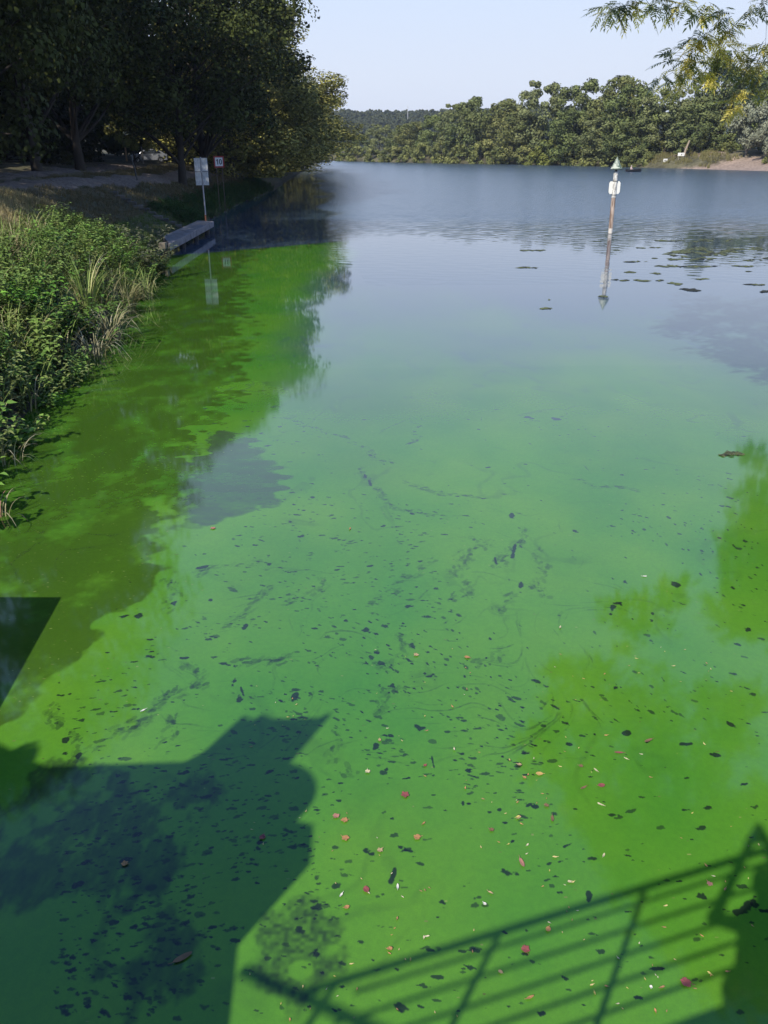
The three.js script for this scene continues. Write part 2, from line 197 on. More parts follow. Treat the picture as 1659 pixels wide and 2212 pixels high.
function filmTexture(x0, z0, x1, z1, w, h) {   // z0 far, z1 near
  const cov = new Float32Array(w * h), tone = new Float32Array(w * h), turb = new Float32Array(w * h), sx = (x1 - x0) / w, sz = (z1 - z0) / h;
  for (let j = 0; j < h; j++) for (let i = 0; i < w; i++) {
    const x = x0 + (i + .5) * sx, z = z1 - (j + .5) * sz, o = j * w + i, D = -z;
    const n1 = fbm(x * .35, z * .22, 3), n2 = noise(x * 2.1 + n1 * 4, z * 1.3);
    // where the film ends up the river
    const left = 1 - sstep(-3.6, -1.0, x + (n1 - .5) * 2); const lz = 46.2 + (x + 8.97) * .743 + (n1 - .5) * 1.2;
    let clr = 0; let c = lerp(1 - sstep(0, 1, (D - 7.5 + Math.max(0, x - 4) * .5 + (n1 - .5) * 8 + (fbm(x * .8, z * .3, 3) - .5) * 5) / 28), 1 - sstep(-.3, .3, D - lz), left);
    // fine threads swirling in it
    const wx = x + (fbm(x * .5 + 9, z * .4, 3) - .5) * 2.6, wz = z + (fbm(x * .45, z * .5 + 21, 3) - .5) * 2.6, rid = 1 - Math.abs(2 * fbm(wx * 1.1 + 3, wz * .8, 3) - 1);
    c -= .22 * sstep(.93, .99, rid) * sstep(.45, .65, fbm(x * .9 + 31, z * .7, 3)) * (.4 + .6 * noise(x * 13, z * 13));
    // loose margin and the clear patch
    const xb = interp(EDGE, D), ee = x - xb + (fbm(x * 3, z * 3, 3) - .5) * lerp(.45, 2.6, sstep(8.4, 13, D)), soft = lerp(.05, .3, sstep(8.4, 13, D)); const ol = 1 - sstep(-soft, soft, ee);
    if (x > -6.5 && x < -1.5 && D > 9 && D < 16) { const ip = insidePoly(CLEAR, x, z) + (fbm(x * 3.1, z * 4.1, 5) - .5) * .95; clr = sstep(-.06, .16, ip) * clamp(.45 + .75 * fbm(x * 2.2 + 5, z * 5, 4) + .25 * (noise(x * 14, z * 22) - .5), 0, 1); c *= 1 - .93 * clr; }
    // dark rafts of scum below the bridge
    if (D < 6.6 && x < -.2) { const m1 = fbm(x * .95 + 2.2, z * .8 + 6.1, 4) - .30 * sstep(-1.6, -.9, x) - .5 * sstep(5.9, 6.4, D); c *= 1 - .72 * sstep(.50, .60, m1 + (fbm(x * 11, z * 8, 3) - .5) * .22) * (.55 + .6 * fbm(x * 17, z * 9, 3)); const q = Math.hypot((x + .62) / .28, (z + 4.02) / .42); if (q < 1.6) { const inner = sstep(.18, .3, Math.hypot((x + .58) / .35, (z + 3.86) / .3)); c *= 1 - .62 * (1 - sstep(.75, 1.15, q + (fbm(x * 7, z * 7, 3) - .5) * 1.1)) * inner * (.35 + .9 * noise(x * 34, z * 34)); } }
    turb[o] = clr; cov[o] = clamp(c, 0, 1); tone[o] = ol + (n2 - .5) * .12 + 2 * Math.max(0, ol - .5) * ((fbm(x * 8, z * 8, 3) - .5) * .7 + (fbm(x * 2.2, z * 1.3 + 7, 5) - .52) * 1.9);
  }
  for (const [cx, cz, ax, az, bx2, bz, str, sd] of STAMPS) {
    const R = Math.hypot(ax, az) + Math.hypot(bx2, bz), M = 1.5; const i0 = Math.floor((cx - R * M - x0) / sx), i1 = Math.ceil((cx + R * M - x0) / sx), j0 = Math.floor((z1 - cz - R * M) / sz), j1 = Math.ceil((z1 - cz + R * M) / sz); if (i1 < 0 || i0 >= w || j1 < 0 || j0 >= h) continue;
    const det = ax * bz - az * bx2; if (Math.abs(det) < 1e-12) continue; const fr = 1.1 / Math.max(.012, R);
    for (let j = Math.max(0, j0); j <= Math.min(h - 1, j1); j++) for (let i = Math.max(0, i0); i <= Math.min(w - 1, i1); i++) { const x = x0 + (i + .5) * sx - cx, z = z1 - (j + .5) * sz - cz, u = (x * bz - z * bx2) / det, v = (ax * z - az * x) / det, q = Math.hypot(u, v) + (fbm(x * fr * 1.6 + sd, z * fr * 1.6 + sd, 3) - .5) * 1.9; cov[j * w + i] *= 1 - str * (1 - sstep(.72, .98, q)); }
  }
  const d = new Uint8Array(w * h * 4), rg = RNG(Math.round(1000 + x0 * 7 + z0));
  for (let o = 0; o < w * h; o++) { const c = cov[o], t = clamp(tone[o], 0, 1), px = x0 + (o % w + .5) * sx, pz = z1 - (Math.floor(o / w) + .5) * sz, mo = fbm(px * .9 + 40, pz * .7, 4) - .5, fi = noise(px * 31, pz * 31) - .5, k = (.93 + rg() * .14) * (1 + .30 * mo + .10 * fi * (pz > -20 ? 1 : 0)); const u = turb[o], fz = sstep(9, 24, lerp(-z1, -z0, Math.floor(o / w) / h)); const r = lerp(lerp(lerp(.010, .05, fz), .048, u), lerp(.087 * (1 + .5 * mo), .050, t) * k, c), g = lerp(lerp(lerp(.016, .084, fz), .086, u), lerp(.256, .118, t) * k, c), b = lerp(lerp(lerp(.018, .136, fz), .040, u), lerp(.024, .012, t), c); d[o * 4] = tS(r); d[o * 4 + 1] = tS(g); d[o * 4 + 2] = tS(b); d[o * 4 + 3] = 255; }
  // specks of duckweed and petals drifting in the loose margin
  const nS = Math.round((x1 - x0) * (z1 - z0) * 26); for (let k = 0; k < nS; k++) { const x = lerp(x0, x1, rg()), z = lerp(z0, z1, rg()), D = -z, inO = x < interp(EDGE, D); if (rg() > (inO ? .9 : .12)) continue; if (D > 22) continue; const i = Math.floor((x - x0) / sx), j = Math.floor((z1 - z) / sz), lw = Math.max(1, Math.round((.008 + .022 * rg()) / sx)), lh = Math.max(1, Math.round((.006 + .01 * rg()) / sz)), br = .10 + .22 * rg(); for (let b = 0; b < lh; b++) for (let a = 0; a < lw; a++) { const ii = i + a, jj = j + b; if (ii < 0 || jj < 0 || ii >= w || jj >= h) continue; const o = (jj * w + ii) * 4; d[o] = tS(br * .75); d[o + 1] = tS(br); d[o + 2] = tS(br * .25); } }
  const t = new THREE.DataTexture(d, w, h); t.colorSpace = THREE.SRGBColorSpace; t.magFilter = t.minFilter = THREE.LinearFilter; t.needsUpdate = true; return t;
}
const WAVES = []; { const r = RNG(9); for (let i = 0; i < 26; i++) { const l = .24 * Math.pow(6, r()), th = Math.PI / 2 + .14 + (r() - .5) * (i < 12 ? .5 : 2.2), k = 2 * Math.PI / l; WAVES.push([Math.cos(th) * k, Math.sin(th) * k, r() * 6.28, .027 * (.6 + .8 * r())]); } }
function rippleTexture(x0, z0, x1, z1, w, h) {
  const d = new Uint8Array(w * h * 4), sx = (x1 - x0) / w, sz = (z1 - z0) / h;
  for (let j = 0; j < h; j++) for (let i = 0; i < w; i++) {
    const x = x0 + (i + .5) * sx, z = z1 - (j + .5) * sz, D = -z, o = (j * w + i) * 4;
    const n = fbm(x * .11, z * .07, 3), strip = interp([[40, 9.5], [66, 9.6], [120, 6.5], [167, 4.5], [400, 2]], D), lee = sstep(-.5, .6, x - interp(WL, z) - strip + (noise(x * .4, z * .12) - .5) * 3);
    const amp = lerp(.012, 1, sstep(0, 1, (D - 47 - (n - .5) * 9) / 26)) * lerp(.07, 1, lee) * (.72 + .6 * n) * lerp(.05, 1, sstep(30, 48, D));
    let gx = 0, gz = 0; if (amp > .002) for (const [kx, kz, ph, s] of WAVES) { const c = Math.cos(kx * x + kz * z + ph) * s; const l = Math.hypot(kx, kz); gx += c * kx / l; gz += c * kz / l; }
    const fa = lerp(1, .5, sstep(58, 80, D)); gx *= amp * fa; gz *= amp * fa; const l = 1 / Math.hypot(gx, gz, 1); d[o] = Math.round((-gx * l * .5 + .5) * 255); d[o + 1] = Math.round((gz * l * .5 + .5) * 255); d[o + 2] = Math.round((l * .5 + .5) * 255); d[o + 3] = 255;
  }
  const t = new THREE.DataTexture(d, w, h); t.magFilter = t.minFilter = THREE.LinearFilter; t.needsUpdate = true; return t;
}
function roughTexture(x0, z0, x1, z1, w, h) { const d = new Uint8Array(w * h * 4); for (let j = 0; j < h; j++) for (let i = 0; i < w; i++) { const x = lerp(x0, x1, (i + .5) / w), z = lerp(z1, z0, (j + .5) / h), D = -z, o = (j * w + i) * 4, strip = interp([[40, 9.5], [66, 9.6], [120, 6.5], [167, 4.5], [400, 2]], D), lee = sstep(-.5, .6, x - interp(WL, z) - strip + (noise(x * .4, z * .12) - .5) * 3), n = fbm(x * .11, z * .07, 3); d[o] = d[o + 1] = d[o + 2] = Math.round(255 * (.035 + .20 * lee * sstep(50, 72, D + (n - .5) * 9))); d[o + 3] = 255; } const t = new THREE.DataTexture(d, w, h); t.magFilter = t.minFilter = THREE.LinearFilter; t.needsUpdate = true; return t; }
function waterSheet(x0, z0, x1, z1, mat) { const g = new THREE.BufferGeometry(); g.setAttribute('position', new THREE.Float32BufferAttribute([x0, 0, z1, x1, 0, z1, x1, 0, z0, x0, 0, z0], 3)); g.setAttribute('normal', new THREE.Float32BufferAttribute([0, 1, 0, 0, 1, 0, 0, 1, 0, 0, 1, 0], 3)); g.setAttribute('uv', new THREE.Float32BufferAttribute([0, 0, 1, 0, 1, 1, 0, 1], 2)); g.setIndex([0, 1, 2, 0, 2, 3]); return struct('water', g, mat); }
const waterMat = (o = {}) => new THREE.MeshPhysicalMaterial({ ior: 1.55, roughness: .05, ...o });
const CLEARW = new THREE.Color().setRGB(.05, .084, .136);
waterSheet(-6.2, -8.4, 6.6, -.5, waterMat({ map: filmTexture(-6.2, -8.4, 6.6, -.5, 2048, 1264) }));
waterSheet(-12, -20.4, 13, -8.4, waterMat({ map: filmTexture(-12, -20.4, 13, -8.4, 2048, 1024) }));
waterSheet(-24, -66, 36, -20.4, waterMat({ map: filmTexture(-24, -66, 36, -20.4, 2048, 1560), normalMap: rippleTexture(-24, -66, 36, -20.4, 2048, 1560), roughnessMap: roughTexture(-24, -66, 36, -20.4, 512, 512), roughness: 1 }));
waterSheet(-80, -470, 120, -66, waterMat({ color: CLEARW, normalMap: rippleTexture(-80, -470, 120, -66, 2048, 2048), roughnessMap: roughTexture(-80, -470, 120, -66, 1024, 1024), roughness: 1, ior: 1.6 }));
{ const side = waterMat({ color: new THREE.Color().setRGB(.05, .16, .008) }), clear = waterMat({ color: CLEARW });
  waterSheet(-40, -20.4, -12, 25, side); waterSheet(-12, -8.4, -6.2, 25, side); waterSheet(-6.2, -.5, 6.6, 25, side); waterSheet(6.6, -8.4, 40, 25, side); waterSheet(13, -20.4, 40, -8.4, side); waterSheet(36, -66, 120, -20.4, clear); waterSheet(-120, -800, 60, -470, clear); }

// ------------------------------------------------------------------ trees
const leafMat = new THREE.MeshPhysicalMaterial({ vertexColors: true, roughness: .7, specularIntensity: .35, side: THREE.DoubleSide });
const barkTex = grain([.05, .042, .034], [.13, .11, .09], { scale: 20, oct: 4, contrast: 2 }); const barkMat = new THREE.MeshStandardMaterial({ color: new THREE.Color().setRGB(.04, .034, .028), roughness: 1 });
const greyBark = new THREE.MeshStandardMaterial({ color: new THREE.Color().setRGB(.17, .15, .13), roughness: 1 });
// crown of leaf tufts: clumps on limb ends inside an uneven outline, each clump many small folded faces
function makeCrown(seed, { H, R, y0, nb, nl, leaf, c1, c2, yellow = 0, prof = 'round', dens = 1, lean = [0, 0], clump = 1 }) {
  const r = RNG(seed), pos = [], nor = [], col = [], limbs = []; const q = V(0, 0, 0), a = V(0, 0, 0), b = V(0, 0, 0), n = V(0, 0, 0);
  for (let i = 0; i < nb; i++) {
    const u = (i + r()) / nb, pr = prof === 'round' ? Math.pow(Math.sin(Math.PI * clamp(.14 + .83 * u, 0, 1)), .75) : prof === 'bush' ? Math.sqrt(Math.max(.05, 1 - u * u * .95)) : Math.pow(Math.sin(Math.PI * clamp(.22 + .72 * u, 0, 1)), .5);
    const th = r() * 6.283, lob = .78 + .44 * noise(th * 1.1 + seed, u * 3.3 + seed * .7), rr = R * pr * lob * (.35 + .65 * Math.pow(r(), .55)), rb = R * (.17 + .16 * r()) * clump * (.6 + .4 * pr), cx = Math.cos(th) * rr + lean[0] * u, cz = Math.sin(th) * rr + lean[1] * u, cy = y0 + (H - y0) * u - rb * .35; limbs.push(V(cx, cy, cz));
    const tint = .8 + .4 * r(), hue = r(), yb = r() < yellow;
    const cnt = Math.round(nl * (.6 + .8 * r()) * dens);
    for (let k = 0; k < cnt; k++) {
      const w = r() * 2 - 1, ph = r() * 6.283, s = Math.sqrt(1 - w * w); n.set(s * Math.cos(ph), w, s * Math.sin(ph)); const lumps = .72 + .56 * noise(n.x * 2.3 + i * 3.1, n.z * 2.3 + n.y * 1.7 + seed); const rad = rb * lumps * (.5 + .5 * Math.pow(r(), .4));
      q.set(cx + n.x * rad, cy + n.y * rad * .8, cz + n.z * rad); if (q.y < .15) q.y = .15 + r() * .3;
      n.set(n.x + (r() - .5) * 1.5, n.y + .35 + (r() - .5) * 1.5, n.z + (r() - .5) * 1.5).normalize(); a.set(r() - .5, -.5 - r() * .5, r() - .5); a.addScaledVector(n, -a.dot(n)).normalize(); b.crossVectors(n, a);
      const L = leaf * (.6 + .8 * r()), Wd = L * (.32 + .2 * r()), fx = n.x * Wd * .35, fy = n.y * Wd * .35, fz = n.z * Wd * .35;
      const A = [q.x - a.x * L * .5, q.y - a.y * L * .5, q.z - a.z * L * .5], B = [q.x + b.x * Wd + fx, q.y + b.y * Wd + fy, q.z + b.z * Wd + fz], C = [q.x + a.x * L * .5, q.y + a.y * L * .5, q.z + a.z * L * .5], E = [q.x - b.x * Wd + fx, q.y - b.y * Wd + fy, q.z - b.z * Wd + fz];
      pos.push(...A, ...B, ...C, ...A, ...C, ...E); const t = tint * (.8 + .4 * r()), m = yb && r() < .7 ? 1 : Math.min(1, hue * .5 + r() * .5); for (let v = 0; v < 6; v++) { nor.push(n.x, n.y, n.z); col.push(lerp(c1[0], c2[0], m) * t, lerp(c1[1], c2[1], m) * t, lerp(c1[2], c2[2], m) * t); }
    }
  }
  return { geo: rawGeo(pos, nor, col), limbs };
}
function makeTrunk(seed, H, r0, limbs, top = .72, nLimb = 14, lean = [0, 0]) {
  const r = RNG(seed + 5), gs = [], sway = () => (r() - .5) * H * .012, P = [], Rd = []; for (let i = 0; i <= 7; i++) { const u = i / 7; P.push(V(lean[0] * u * top + sway(), H * top * u - (i ? 0 : .6), lean[1] * u * top + sway())); Rd.push(r0 * (1 - .72 * u) * (i === 0 ? 1.5 : i === 1 ? 1.05 : 1)); }
  gs.push(tube(P, Rd, 9)); const pick = limbs.filter((_, i) => i % Math.max(1, Math.floor(limbs.length / nLimb)) === 0);
  for (const L of pick) { const k = clamp(L.y / (H * top) - .22 - .12 * r(), .12, .98), f = k * 7, i = Math.min(6, Math.floor(f)), s = P[i].clone().lerp(P[i + 1], f - i), m = s.clone().lerp(L, .5); m.y += H * .02 * (r() - .2); m.x += (r() - .5) * .6; m.z += (r() - .5) * .6; const rs = lerp(Rd[i], Rd[i + 1], f - i) * .5; gs.push(tube([s, m, L], [rs, rs * .6, rs * .2], 5)); }
  return mergeGeometries(gs);
}
function treeProto(name, seed, o, bark = barkMat) { const g = new THREE.Group(); g.name = name; const { geo, limbs } = makeCrown(seed, o); const t = part('trunk', makeTrunk(seed, o.H, o.trunk, limbs, o.top, o.limbs || 14, o.lean), bark, g); const c = part('crown', geo, leafMat, g); c.userData.kind = 'stuff'; return g; }
function plantTree(proto, name, pos, sx, sy, turn, label, category, group) { const c = proto.clone(); c.name = numbered(name); c.position.copy(pos); c.scale.set(sx, sy, sx); c.rotation.y = turn; scene.add(c); return tag(c, label, category, group); }

{ // the wood on the left bank
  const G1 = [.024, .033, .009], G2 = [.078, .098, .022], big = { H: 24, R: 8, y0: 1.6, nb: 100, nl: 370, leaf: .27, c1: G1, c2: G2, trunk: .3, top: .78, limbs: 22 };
  const A = treeProto('tree', 11, big), B = treeProto('tree', 23, { ...big, R: 7.4, yellow: .12 }), C = treeProto('tree', 37, { ...big, y0: 1.2, nb: 105, R: 7.6, yellow: .25, c1: [.05, .062, .016], c2: [.33, .31, .085] }), E = treeProto('tree', 41, { ...big, y0: 6.2, nb: 84 }), Dk = treeProto('tree', 51, { ...big, nb: 60, nl: 110, leaf: .75 });  // C: sunlight on the edge of the wood put into paler leaf colours
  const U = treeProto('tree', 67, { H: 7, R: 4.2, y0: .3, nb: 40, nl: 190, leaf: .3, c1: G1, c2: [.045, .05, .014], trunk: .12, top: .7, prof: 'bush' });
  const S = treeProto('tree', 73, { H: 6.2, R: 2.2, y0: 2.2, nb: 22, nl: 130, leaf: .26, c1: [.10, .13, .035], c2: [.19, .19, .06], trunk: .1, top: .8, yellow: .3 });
  const grp = 'tall trees of the shaded wood on the left bank', lab = 'tall dark leafy tree in the shaded wood behind the left bank path';
  const put = (P, x, z, sx, sy, t, l = lab, g = grp) => plantTree(P, 'tree', V(x, groundY(x, z) - .1, z), sx, sy, t, l, 'tree', g);
  // nearest trees, only their shade and mirror image reach the picture
  const off = 'trees beside the near bank', ol = 'broad leafy tree on the near left bank beside the clearing';
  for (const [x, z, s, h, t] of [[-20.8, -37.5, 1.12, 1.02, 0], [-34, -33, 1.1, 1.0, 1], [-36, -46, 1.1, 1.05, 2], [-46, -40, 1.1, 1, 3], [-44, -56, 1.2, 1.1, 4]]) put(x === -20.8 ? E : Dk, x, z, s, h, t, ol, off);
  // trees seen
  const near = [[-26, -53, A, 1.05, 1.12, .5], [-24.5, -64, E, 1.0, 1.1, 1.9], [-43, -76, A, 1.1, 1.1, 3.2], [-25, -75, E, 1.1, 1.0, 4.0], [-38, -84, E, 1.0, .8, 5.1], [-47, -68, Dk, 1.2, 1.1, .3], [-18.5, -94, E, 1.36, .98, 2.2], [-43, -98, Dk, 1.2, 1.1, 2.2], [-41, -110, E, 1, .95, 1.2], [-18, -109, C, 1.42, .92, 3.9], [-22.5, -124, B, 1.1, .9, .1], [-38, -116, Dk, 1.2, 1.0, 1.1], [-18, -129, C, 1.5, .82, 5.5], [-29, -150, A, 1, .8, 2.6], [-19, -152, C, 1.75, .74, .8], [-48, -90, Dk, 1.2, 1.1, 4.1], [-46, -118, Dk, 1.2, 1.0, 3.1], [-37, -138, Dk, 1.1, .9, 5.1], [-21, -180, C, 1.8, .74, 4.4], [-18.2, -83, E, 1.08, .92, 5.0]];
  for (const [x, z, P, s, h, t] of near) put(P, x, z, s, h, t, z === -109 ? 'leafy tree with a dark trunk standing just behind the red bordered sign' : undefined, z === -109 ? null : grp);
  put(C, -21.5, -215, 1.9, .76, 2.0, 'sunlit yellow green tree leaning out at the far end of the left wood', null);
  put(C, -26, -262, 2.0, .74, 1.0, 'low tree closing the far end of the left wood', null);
  // trees and bushes filling the gaps between the trunks
  const sh = 'dense dark bush filling the gap between trunks of the left wood', sg = 'bushes under the trees of the left wood';
  for (const [x, z, s, h, t] of [[-33, -80, 1.1, 1, 0], [-41, -66, 1.2, 1, 1], [-32, -93, .8, .7, 2], [-38, -104, 1.2, 1, 3], [-44, -80, 1.3, 1.2, 4], [-24, -112, .8, .7, 5], [-33, -133, 1, .9, 1], [-21, -138, .7, .6, 2], [-23, -164, .9, .8, 3], [-52, -72, 1.3, 1.2, 0], [-21, -118, .55, .4, 4], [-23, -190, 1, .8, 5], [-27, -206, 1, .8, 5.5], [-56, -96, 1.5, 1.3, 2], [-42, -104, 1.4, 1.1, 1]]) plantTree(U, 'bush', V(x, groundY(x, z) - .2, z), s, h, t, sh, 'bush', sg);
  const sp = atDist(290, 345, 87); sp.y = groundY(sp.x, sp.z); plantTree(S, 'sapling', V(sp.x, sp.y - .1, sp.z), 1, 1, 0, 'young pale green tree catching the sun at the edge of the dark wood', 'young tree');
}
{ // trees along the far shore
  const c1 = [.075, .098, .034], c2 = [.205, .20, .085];
  const F = [101, 113, 127, 139].map((s, i) => treeProto('tree', s, { H: 18, R: 7.5, y0: .6, nb: 66, nl: 165, leaf: .52, c1, c2, yellow: i % 2 ? .1 : .02, trunk: .35, top: .7, prof: 'wide', limbs: 10, clump: .95, ...[{ c1: [.085, .12, .04], c2: [.20, .235, .08] }, { c1: [.11, .135, .055], c2: [.235, .25, .105], clump: .85, yellow: .08 }, { c1: [.065, .095, .035], c2: [.19, .21, .075], nb: 74 }, { c1: [.085, .11, .035], c2: [.225, .225, .08], yellow: .1 }][i] }));
  const Bs = [151, 163].map(s => treeProto('bush', s, { H: 6, R: 4.4, y0: .2, nb: 30, nl: 100, leaf: .5, c1, c2: [.24, .25, .085], trunk: .1, top: .6, prof: 'bush', yellow: .1 }));
  const Wi = treeProto('willow', 171, { H: 12, R: 6, y0: 3.4, nb: 48, nl: 150, leaf: .55, c1: [.18, .20, .14], c2: [.30, .31, .22], trunk: .3, top: .7, limbs: 14 }, greyBark);
  const grp = 'trees growing down to the water along the far shore';
  const spec = [[742, 292, 26, 0], [775, 268, 26, 1], [812, 272, 26, 2], [850, 264, 30, 3], [888, 250, 30, 0], [930, 226, 36, 1, 'first of the taller dark green trees at the left end of the far shore wood'], [985, 214, 42, 2, 'broad dark green tree on the far shore left of the dip in the treeline'], [1035, 216, 40, 3], [1078, 250, 34, 0, 'low tree on the far shore where the treeline dips beside the tall wood'], [1130, 178, 46, 1, 'tall pale green tree with feathery top at the left of the high wood'], [1190, 178, 46, 2], [1250, 168, 52, 3, 'tallest rounded tree in the middle of the far shore wood'], [1310, 190, 48, 0], [1365, 196, 46, 1, 'tree with rusty leaf tips left of the dirt slipway'], [1410, 222, 40, 2], [1105, 240, 40, 3], [1215, 240, 46, 0], [1285, 250, 46, 1], [1340, 255, 40, 2]];
  spec.forEach(([px, top, hw, k, label], i) => { const t = shoreT(px), s = i >= 15 ? 3 : 7 + (i % 3) * 2.5, b = farP(t, s), D = Math.hypot(b.x, b.z), hT = atDist(px, top, D).y - b.y, wd = hw * D / FPX * 1.12; plantTree(F[k], 'tree', V(b.x, b.y - .3, b.z), wd / 7.5 * 1.1, hT / 17.6, i * 1.7, label || 'dark green rounded tree in the far shore wood', 'tree', label ? null : grp); });
  const low = [[735, 322, 16], [765, 318, 18], [800, 322, 20], [835, 320, 20], [870, 318, 20], [905, 312, 22], [945, 308, 22], [985, 315, 24], [1030, 312, 24], [1075, 318, 26], [1115, 312, 26], [1155, 318, 24], [1225, 322, 26], [1270, 315, 24], [1315, 310, 26], [1352, 318, 22], [1380, 326, 18]];
  low.forEach(([px, top, hw], i) => { const t = shoreT(px), b = farP(t, 1.5), D = Math.hypot(b.x, b.z), hT = atDist(px, top, D).y; plantTree(Bs[i % 2], 'bush', V(b.x, -.1, b.z), hw * D / FPX / 4.4 * 1.1, hT / 5.6, i * 2.1, 'bush hanging over the water at the foot of the far shore wood', 'bush', 'bushes along the far waterline'); });
  { const t = shoreT(1180), b = farP(t, 0), D = Math.hypot(b.x, b.z); const lb = treeProto('bush', 181, { H: 6, R: 4.4, y0: .2, nb: 34, nl: 110, leaf: .5, c1: [.12, .15, .03], c2: [.22, .23, .06], trunk: .1, top: .6, prof: 'bush' }); plantTree(lb, 'bush', V(b.x, -.1, b.z), 36 * D / FPX / 4.4, (atDist(1180, 302, D).y) / 5.8, 0, 'bright yellow green willow bush at the waterline of the far wood', 'bush'); }
  // beyond and beside the slipway
  const at = (px, D, dy = 0) => { const p = atDist(px, 320, D); let bt = 0, bs = 0, best = 1e9; for (let i = 0; i <= 200; i++) { const t = lerp(rampT - .08, rampT + .08, i / 200); for (let s = 0; s < 60; s += 1) { const q = farAt(t, s), d = (q.x - p.x) ** 2 + (q.z - p.z) ** 2; if (d < best) { best = d; bt = t; bs = s; } } } p.y = farH(bt, bs) + dy; return p; };
  const back = [[1462, 238, 254, 34, 0, 'shadowy green tree behind the grassy bank left of the slipway'], [1500, 196, 258, 36, 1, null], [1548, 122, 254, 50, 2, 'tall airy dark tree rising behind the dirt slipway'], [1585, 150, 256, 40, 3, null], [1640, 160, 244, 44, 0, null], [1690, 150, 238, 44, 1, null], [1735, 170, 225, 44, 2, null]];
  back.forEach(([px, top, D, hw, k, l], i) => { const p = at(px, D, -.3), hT = atDist(px, top, D).y - p.y; plantTree(F[k], 'tree', p, hw * D / FPX / 7.5 * 1.1, hT / 17.6, i * 1.3 + .4, l || 'dark green tree behind the slipway', 'tree', l ? null : 'trees behind the slipway'); });
  for (const [px, top, D, hw, l] of [[1612, 218, 224, 42, 'pale grey green willow right of the dirt slipway'], [1668, 250, 216, 30, 'lower pale willow beside the larger willow at the right edge']]) { const p = at(px, D, -.2), hT = atDist(px, top, D).y - p.y; plantTree(Wi, 'willow', p, hw * D / FPX / 6, hT / 11.8, px, l, 'willow'); }
  for (const [px, top, D, hw, i] of [[1425, 306, 246, 20, 0], [1455, 304, 246, 22, 1], [1510, 300, 242, 26, 0], [1540, 304, 238, 24, 1], [1572, 308, 236, 18, 0], [1672, 318, 212, 14, 1]]) { const p = at(px, D, -.2), hT = atDist(px, top, D).y - p.y; plantTree(Bs[i], 'bush', p, hw * D / FPX / 4.4, Math.max(.25, hT / 5.6), px, 'scrubby bush beside the dirt slipway', 'bush', 'bushes around the slipway'); }
  // leaning dead stem and a grassy tongue of weeds
  { const b = at(1478, 228), hp = atDist(1491, 303, 228); const g = thing('dead_stem', 'bare pale dead tree stem leaning on the far grassy bank', 'tree stump', [b.x, b.y, b.z]); const e = hp.sub(b); part('trunk', tube([V(0, -.3, 0), V(e.x * .35, e.y * .5, .1), V(e.x, e.y, 0)], [.34, .26, .16], 8), std(.34, .27, .21, .9), g); part('broken_limb', tube([V(e.x * .35, e.y * .5, .1), V(e.x * .35 - .5, e.y * .62, .2)], [.14, .05], 6), std(.3, .24, .19, .9), g); }
  const wr = RNG(7), wg = []; for (let i = 0; i < 900; i++) { const t = rampT + (-48 + wr() * 42) / farLen, s = 1 + wr() * 11, p = farP(t, s); if (fbm(t * 300, s * .4, 2) < .45) continue; for (let k = 0; k < 7; k++) { const a = wr() * 6.28, L = .35 + wr() * .7, w = .09; const dx = Math.cos(a), dz = Math.sin(a), o = wr() * .5 - .25; wg.push(p.x + o - dz * w, p.y - .05, p.z + dx * w, p.x + o + dz * w, p.y - .05, p.z - dx * w, p.x + o + dx * .3, p.y + L, p.z + dz * .3); } }
  single('grass', rawGeo(wg), std(.17, .155, .06, .9, { side: THREE.DoubleSide }), 'rough dry grass and weeds covering the far bank beside the slipway', 'grass', null, 'stuff');
}
{ // wooded hill beyond the bend
  const g = grid(seq(-520, 700, 60), seq(-760, -1500, 30), (x, z) => { const u = clamp((-z - 760) / 300, 0, 1), y = 44 * Math.pow(Math.sin(u * Math.PI / 2), .8) * (.72 + .5 * noise(x * .004 + 3, 2.2)) + 3 * noise(x * .03, z * .03) - 3; return [x, y, z]; });
  struct('hill', g, std(.03, .045, .02, 1));
  const { geo } = makeCrown(301, { H: 11, R: 5.5, y0: .2, nb: 26, nl: 26, leaf: 1.5, c1: [.05, .07, .035], c2: [.11, .12, .06], prof: 'bush' });
  const r = RNG(12), list = []; for (let i = 0; i < 2600; i++) { const x = -280 + r() * 560, z = -765 - r() * 330; const u = clamp((-z - 760) / 300, 0, 1), y = 44 * Math.pow(Math.sin(u * Math.PI / 2), .8) * (.72 + .5 * noise(x * .004 + 3, 2.2)) + 3 * noise(x * .03, z * .03) - 3; list.push([x, y - 1, z, .6 + .6 * r(), r() * 6.28]); }
  const im = new THREE.InstancedMesh(geo, leafMat, list.length), M = new THREE.Matrix4(), q = new THREE.Quaternion(), up = V(0, 1, 0); list.forEach(([x, y, z, s, t], i) => im.setMatrixAt(i, M.compose(V(x, y, z), q.setFromAxisAngle(up, t), V(s, s * .9, s)))); im.name = 'distant_wood'; im.castShadow = im.receiveShadow = true; scene.add(im); tag(im, 'bluish distant wood covering the hill beyond the river bend', 'woods', null, 'stuff');
  const mp = atDist(881, 236, 900); const m = single('mast', new THREE.CylinderGeometry(.22, .32, 34, 8), std(.6, .6, .62, .6), 'thin pale mast standing on the distant wooded hill', 'mast'); m.position.set(mp.x, mp.y - 14, mp.z);
}

